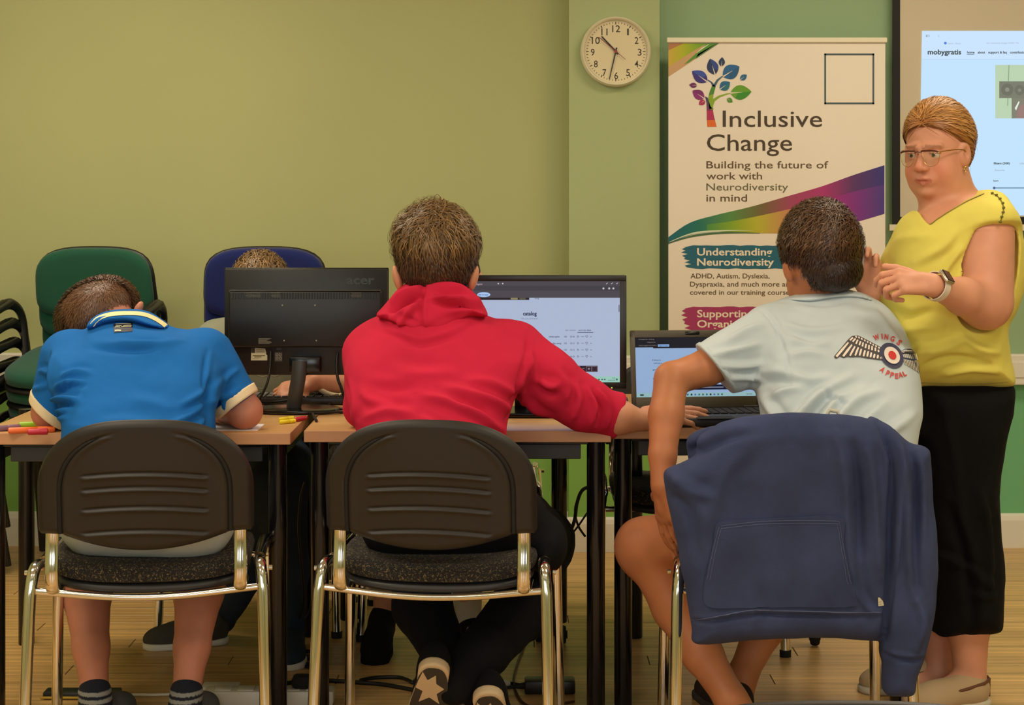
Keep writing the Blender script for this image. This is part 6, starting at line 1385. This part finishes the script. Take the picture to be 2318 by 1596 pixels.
# glasses
GLF = mat('glasses_frame', rgb(74, 34, 26), rough=.3); GOLD = mat('gold_metal', rgb(200, 160, 80), rough=.25, metal=.9)
gl = mk('glasses', [hd(0, .112, .004), hd(.004, .112, .004), hd(0, .112, .008)], [(0, 1, 2)], GLF, PW, world=True)
for s in (-1, 1):
    ring = [(.0085, .012), (.020, .0145), (.036, .0145), (.0525, .010), (.054, -.004), (.048, -.020), (.034, -.0265), (.024, -.024), (.0145, -.012)]
    cv = lambda x: .110-.35*max(0, abs(x)-.02)**1.15*1.2
    P_ = catmull([(s*x, cv(x), u-.002) for x, u in ring], 5, True); topn = 16
    mb = MB(); mb.tube([hd(*q) for q in P_[:topn]], .0022, n=8); mb.make('frame_brow', GLF, gl, world=True)
    mb = MB(); mb.tube([hd(*q) for q in list(P_[topn-1:])+[P_[0]]], .0006, n=6); mb.make('frame_wire', GOLD, gl, world=True)
    mb = MB(); V_ = [hd(*q) for q in P_]; mb.add(V_, [list(range(len(V_)))]); 
    lm = mat('lens', rgb(245, 248, 250), rough=.03)
    if 'lensdone' not in MATS:
        MATS['lensdone'] = 1; nt = lm.node_tree; nt.nodes['Principled BSDF'].inputs['Transmission Weight'].default_value = 1; nt.nodes['Principled BSDF'].inputs['IOR'].default_value = 1.0
        tr_ = nt.nodes.new('ShaderNodeBsdfTransparent'); gg = nt.nodes.new('ShaderNodeBsdfGlossy'); gg.inputs['Roughness'].default_value = .03; fr_ = nt.nodes.new('ShaderNodeMixShader'); fr_.inputs[0].default_value = .16; nt.links.new(tr_.outputs[0], fr_.inputs[1]); nt.links.new(gg.outputs[0], fr_.inputs[2]); nt.links.new(fr_.outputs[0], nt.nodes['Material Output'].inputs[0])
    mb.make('lens', lm, gl, world=True)
    mb = MB(); mb.tube([hd(*q) for q in catmull([(s*.054, cv(.054), .008), (s*.066, .075, .009), (s*.078, .040, .008), (s*.084, .018, .004), (s*.082, .0, -.006)], 5)], .0015, n=8); mb.make('temple_arm', GOLD, gl, world=True)
mb = MB(); mb.tube([hd(*q) for q in catmull([(-.0085, .111, .008), (0, .115, .011), (.0085, .111, .008)], 5)], .0012, n=8); mb.make('bridge', GLF, gl, world=True)
mb = MB(); e_ = hd(.084, .016, -.046); mb.tube([e_+[.004*math.cos(t), 0, .006*math.sin(t)] for t in np.linspace(0, 2*PI, 16)], .0014, n=8); mb.make('earring', GOLD, PW, world=True)
# watch
ax_ = (elW-wrW)/np.linalg.norm(elW-wrW); wc = wrW+ax_*.012; n1 = np.array([-.1, -.8, .6]); n1 -= ax_*(n1@ax_); n1 /= np.linalg.norm(n1); n2 = np.cross(ax_, n1)
wt = mk('wrist_watch', [wc, wc+ax_*.001, wc+n1*.001], [(0, 1, 2)], M_BLK, PW, world=True)
mb = MB(); V_ = []; 
for t in np.linspace(0, 2*PI, 40, endpoint=False):
    for k_, rr in ((-.011, .034), (-.011, .0365), (.011, .0365), (.011, .034)): V_.append(wc+ax_*k_+(n1*math.cos(t)+n2*math.sin(t))*rr)
mb.add(V_, [[i*4+j, i*4+(j+1) % 4, ((i+1) % 40)*4+(j+1) % 4, ((i+1) % 40)*4+j] for i in range(40) for j in range(4)]); mb.make('strap', mat('white_strap', rgb(226, 214, 196), rough=.5), wt, world=True)
Rw_ = Matrix([[ax_[k], n2[k], n1[k]] for k in range(3)])
mb = MB(); mb.box(wc+n1*.037, (.034, .038, .010), .004, rot=Rw_, seg=3); mb.make('watch_case', mat('silver_case', rgb(200, 190, 170), rough=.25, metal=.8), wt, world=True, angle=40)
mb = MB(); mb.box(wc+n1*.0425, (.029, .033, .002), .0008, rot=Rw_, seg=2); mb.make('watch_face', mat('watch_glass', rgb(12, 12, 14), rough=.08), wt, world=True)
# trousers and shoes
pW = Flat([(2070, 862), (2180, 860), (2286, 862), (2283, 940), (2268, 1020), (2258, 1100), (2260, 1200), (2269, 1300), (2264, 1385), (2255, 1424), (2200, 1436), (2150, 1434), (2106, 1432), (2100, 1350), (2090, 1200), (2078, 1050), (2070, 950)], [(860, 4.53), (1440, 4.55)], .085, .135)
fP = [([(2150, 1150), (2190, 1300), (2200, 1420)], 4.42, -.010, .012), ([(2130, 900), (2160, 1050), (2175, 1200)], 4.42, .004, .012), ([(2120, 1260), (2180, 1280), (2250, 1330)], 4.42, .006, .010), ([(2210, 1100), (2235, 1200), (2240, 1350)], 4.42, .006, .010), ([(2190, 1340), (2230, 1350), (2262, 1345)], 4.42, .005, .008)]
body('trousers', lambda p: smax(pW(p), -plane(p, (0, 0, CH-(1430-HY)*4.53/F), (0, 0, 1)), .004), *bb(W(2060, 850, 4.36), W(2300, 1450, 4.72), pad=.03), .007, cloth('black_linen', rgb(11, 11, 13), 500, .5, .1, 0, .97), PW, folds=fP, noise=.0035, nscale=13, slack=1.3)
TAN = cloth('stone_canvas', rgb(186, 160, 124), 600, .5, .05, .05); BRN = mat('brown_trim', rgb(104, 66, 42), rough=.7)
for o_, f_ in ((W(2233, 1590, 4.50)*[1, 1, 0], (-.93, -.32, 0)), (W(2150, 1570, 4.64)*[1, 1, 0], (-.97, -.1, 0))):
    so_ = shoe(PW, o_, f_, (0, 0, 1), TAN, mat('pale_sole', rgb(206, 198, 176), rough=.7), .25, .100, .075, lab='stone canvas slip-on with brown trim', thick=.018)
    f_ = np.array(f_)/np.linalg.norm(f_); r_ = np.cross(f_, [0, 0, 1.]); 
    mb = MB(); mb.tube([o_+f_*y_+r_*x_+[0, 0, z_] for x_, y_, z_ in [(-.036, .12, .050), (-.040, .08, .058), (-.036, .03, .066), (-.02, .004, .070), (0, -.004, .071), (.02, .004, .070), (.036, .03, .066), (.040, .08, .058), (.036, .12, .050)]], .0045, n=8, r2=.003); mb.tube([o_+f_*-.005+[0, 0, .02], o_+f_*-.006+[0, 0, .068]], .006, n=8, r2=.003); mb.make('trim', BRN, so_, world=True)
# phone in her far hand
mb = MB(); q = W(1949, 585, 4.47); mb.box(q, (.008, .05, .10), .0035, rot=Matrix.Rotation(.1, 3, 'Y')); o = mb.make('phone', mat('pale_case', rgb(206, 208, 214), rough=.4)); tag(o, 'slim pale phone held edge-on beside the dark-haired head', 'phone')

# ================================================================== E: person behind the left monitor
PE = root('person', (-.80, 5.35, 0), 'person in a grey T-shirt and dark jeans mostly hidden behind the rear-facing monitor', 'person')
def faceN(p, d, c, fy):
    # nose, brow, sockets and lips for a head that faces the camera side
    d = smin(d, cone(p, c+[0, -fy, .0], c+[0, -fy-.022, -.032], .007, .011), .010); d = smin(d, ell(p, c+[0, -fy*.75, -.07], (.042, .04, .036)), .03)
    for s in (-1, 1):
        d = smax(d, -ell(p, c+[s*.029, -fy-.006, -.002], (.015, .014, .011)), .008); d = smin(d, ell(p, c+[s*.078, .0, -.01], (.010, .018, .030)), .006)
    d = smin(d, chain(p, [c+[-.02, -fy*.93-.006, -.066], c+[0, -fy*.93-.016, -.064], c+[.02, -fy*.93-.006, -.066]], [.003, .006, .003]), .006)
    return d
def eyesN(c, fy, par):
    for s in (-1, 1):
        bm = bmesh.new(); bmesh.ops.create_uvsphere(bm, u_segments=16, v_segments=12, radius=.0115); Vv = np.array([v.co[:] for v in bm.verts]); bm.verts.index_update(); fs = [[v.index for v in f.verts] for f in bm.faces]; bm.free()
        col = np.tile(np.array(rgb(214, 200, 188)[:3]), (len(Vv), 1)); col[(Vv[:, 1] < -.0095)] = rgb(60, 44, 30)[:3]
        mk('eyeball', Vv+c+np.array([s*.029, -fy+.011, -.002]), fs, mat('eye', vcol=True, rough=.12), par, smooth=True, cols=col, world=True)
GRY = cloth('grey_jersey', rgb(138, 142, 122), 800, .3, .06)
tE = Flat([(446, 752), (466, 731), (500, 720), (560, 712), (620, 712), (690, 720), (735, 745), (748, 800), (730, 860), (728, 960), (735, 1060), (600, 1075), (475, 1060), (470, 950), (455, 860), (447, 800)], [(700, 5.32), (1080, 5.40)], .10, .12)
hE = W(588, 658, 5.28); rE = np.array([.076, .096, .100])
hdE = W(702, 868, 5.02)
def bodyE(p):
    d = faceN(p, ell(p, hE, rE), hE, .094); d = smin(d, ell(p, hE+[0, -.05, -.06], (.05, .05, .06)), .03); d = smin(d, cone(p, W(590, 740, 5.32), W(590, 690, 5.29), .055, .055), .03); d = smin(d, tE(p, off=-.02), .02)
    d = smin(d, chain(p, [W(725, 790, 5.32), W(800, 870, 5.22), W(770, 874, 5.10), hdE+[.02, 0, .005]], [.05, .042, .040, .028], .015), .02)
    d = smin(d, hand(p, hdE, (-.92, -.10, -.28), (-.1, -.55, .8), -1, (.5, .55, .6, .6), .95, .3, .10), .012)
    d = smin(d, chain(p, [W(470, 790, 5.32), W(470, 880, 5.20), W(560, 893, 5.08)], [.05, .042, .03], .015), .02); return d
body('body', bodyE, *bb(W(440, 580, 4.9), W(830, 1060, 5.5), pad=.02), .0065, SKIN, PE, cols=skin_cols((214, 150, 118), .08))
body('t_shirt', lambda p: smin(tE(p), smax(cone(p, W(725, 790, 5.32), W(800, 880, 5.22), .062, .056), plane(p, W(770, 850, 5.25), (1, -.3, -.5)), .004), .03), *bb(W(430, 690, 5.1), W(830, 1090, 5.6), pad=.02), .007, GRY, PE, noise=.003, nscale=15, keep_bvh='gtee')
mb = MB(); mb.tube(catmull([W(707, 850, 5.03), W(715, 872, 5.02), W(735, 888, 5.01), (W(765, 896, 5.03)), W(790, 890, 5.06)], 5), .0075, n=8); mb.make('cuff', CREAM, PE, world=True, angle=60, label='cream fleecy cuff')
pe = Print(drape_fn('gtee', .0004, .0016, 5.2)); 
for cx_, cy_ in ((594, 853), (622, 852), (592, 880)):
    for a in range(8): t = PI*(.05+a*.13); pe.line([(cx_, cy_), (cx_-12*math.cos(t), cy_-5+8*math.sin(t)*(.3))], .9, rgb(186, 184, 160), 1)
pe.make('palm_print', PRINT, PE, label='pale palm frond print')
hair('hair', lambda p: np.maximum(ell(p, hE+[0, .008, .005], rE+.010), -(p[:, 2]-hE[2]+.02)), *bb(hE, pad=.14), .007, rgb(112, 86, 58), [locks(hE+[0, .008, .005], rE+.011, I3, (0, .3, 1), lambda u: u[:, 2] > -.1, 4000, .05, .010, .0026, rgb(132, 104, 70), .3, 31, 4, curl=.5)], HAIR, PE)
eyesN(hE, .094, PE)
JEA = cloth('dark_denim', rgb(46, 56, 70), 500, .5, .12)
def trE(p):
    d = cone(p, (-.88, 5.36, .54), (-.70, 5.36, .54), .10, .10)
    for k, m_, a in ((W(640, 1100, 4.98), W(652, 1290, 4.97), W(655, 1425, 5.03)), (W(612, 1105, 5.00), W(560, 1290, 5.10), W(500, 1400, 5.18))): d = smin(d, chain(p, [np.array([k[0]*.7-.22, 5.34, .54]), k, m_, a], [.095, .072, .058, .046], .02), .02)
    return d
body('jeans', trE, *bb(W(470, 1020, 4.9), W(720, 1450, 5.5), pad=.05), .008, JEA, PE, noise=.004, nscale=14)
WS = mat('white_rubber', rgb(216, 212, 200), rough=.6)
a_ = W(655, 1425, 5.03); shoe(PE, a_*[1, 1, 0]+[.0, .04, 0], (.12, -1, 0), (0, 0, 1), JEA, WS, .26); a_ = W(515, 1440, 5.14); shoe(PE, a_*[1, 1, 0], (-.96, -.35, 0), (0, 0, 1), cloth('grey_suede', rgb(72, 68, 60)), WS, .25)

# ================================================================== F: person hidden behind the red hoodie
PF = root('person', (-.18, 5.36, 0), 'dark-haired person hidden behind the red hoodie, white sock and black shoes showing', 'person')
hF = W(1030, 628, 5.35); rF_ = np.array([.068, .085, .095])
tF = Flat([(960, 745), (1030, 715), (1100, 745), (1125, 800), (1115, 900), (1110, 1040), (1030, 1060), (950, 1040), (945, 900), (938, 800)], [(700, 5.36), (1060, 5.42)], .09, .11)
F1 = [W(1010, 1120, 5.0), W(1050, 1290, 4.98), W(1062, 1392, 5.02)]; F2 = [W(925, 1120, 5.0), W(890, 1290, 5.02), W(868, 1375, 5.08)]
def bodyF(p):
    d = smin(faceN(p, ell(p, hF, rF_), hF, .082), cone(p, W(1030, 740, 5.36), W(1030, 680, 5.36), .05, .05), .03); d = smin(d, tF(p, off=-.015), .02)
    for c in (F1, F2): d = smin(d, chain(p, [np.array([c[0][0], 5.36, .54])]+c, [.08, .058, .045, .034], .02), .02)
    for s, X in ((1, 1115), (-1, 950)): d = smin(d, chain(p, [W(X, 790, 5.36), W(X, 880, 5.15), W(X-20*s, 890, 4.98)], [.045, .036, .026], .015), .02)
    return d
body('body', bodyF, *bb(W(860, 600, 4.93), W(1140, 1410, 5.5), pad=.03), .008, SKIN, PF, cols=skin_cols((210, 150, 116), .05))
eyesN(hF, .082, PF)
body('jumper', lambda p: tF(p), *bb(W(930, 700, 5.2), W(1130, 1070, 5.55), pad=.03), .009, BLK, PF, noise=.003)
def trF(p):
    d = cone(p, (-.27, 5.38, .54), (-.10, 5.38, .54), .09, .09)
    for c in (F1, F2): d = smin(d, chain(p, [np.array([c[0][0], 5.36, .54]), c[0], c[1]], [.088, .066, .050], .02), .02)
    return d
body('trousers', trF, *bb(W(860, 1050, 4.93), W(1100, 1320, 5.5), pad=.05), .009, BLK, PF, noise=.003)
body('hair', lambda p: np.minimum(smax(ell(p, hF+[0, .01, .004], rF_+.012), -np.maximum(p[:, 2]-hF[2]-.042, p[:, 1]-hF[1]+.012), .006), ell(p, hF+[.020, .045, -.05], (.056, .045, .09))), *bb(hF, pad=.16), .007, mat('dark_hair', rgb(34, 24, 18), rough=.5), PF, noise=.002, nscale=60)
socks('sock', [F1[2]+[0, 0, -.02], (F1[1]+F1[2])/2+[0, 0, .03]], [.036, .046], cloth('white_knit', rgb(206, 196, 176), 300, .6), PF, lab='white ribbed sock')
a_ = F1[2]; u1 = shoe(PF, a_*[1, 1, 0]+[0, .05, .03], (.10, -.95, -.12), (0, -.12, 1), BLK, BLK, .25); a_ = F2[2]; shoe(PF, a_*[1, 1, 0]+[0, .05, .05], (-.05, -.9, -.22), (0, -.2, 1), BLK, BLK, .26)
st_ = MB(); 
for k_ in (0, 1): q = W(1062+k_*-4, 1425+k_*14, 4.925); st_.box(q, (.014, .003, .010), .001, rot=Matrix.Rotation(.6, 3, 'Y'))
st_.make('shoe_stripe', WS, PF, world=True)
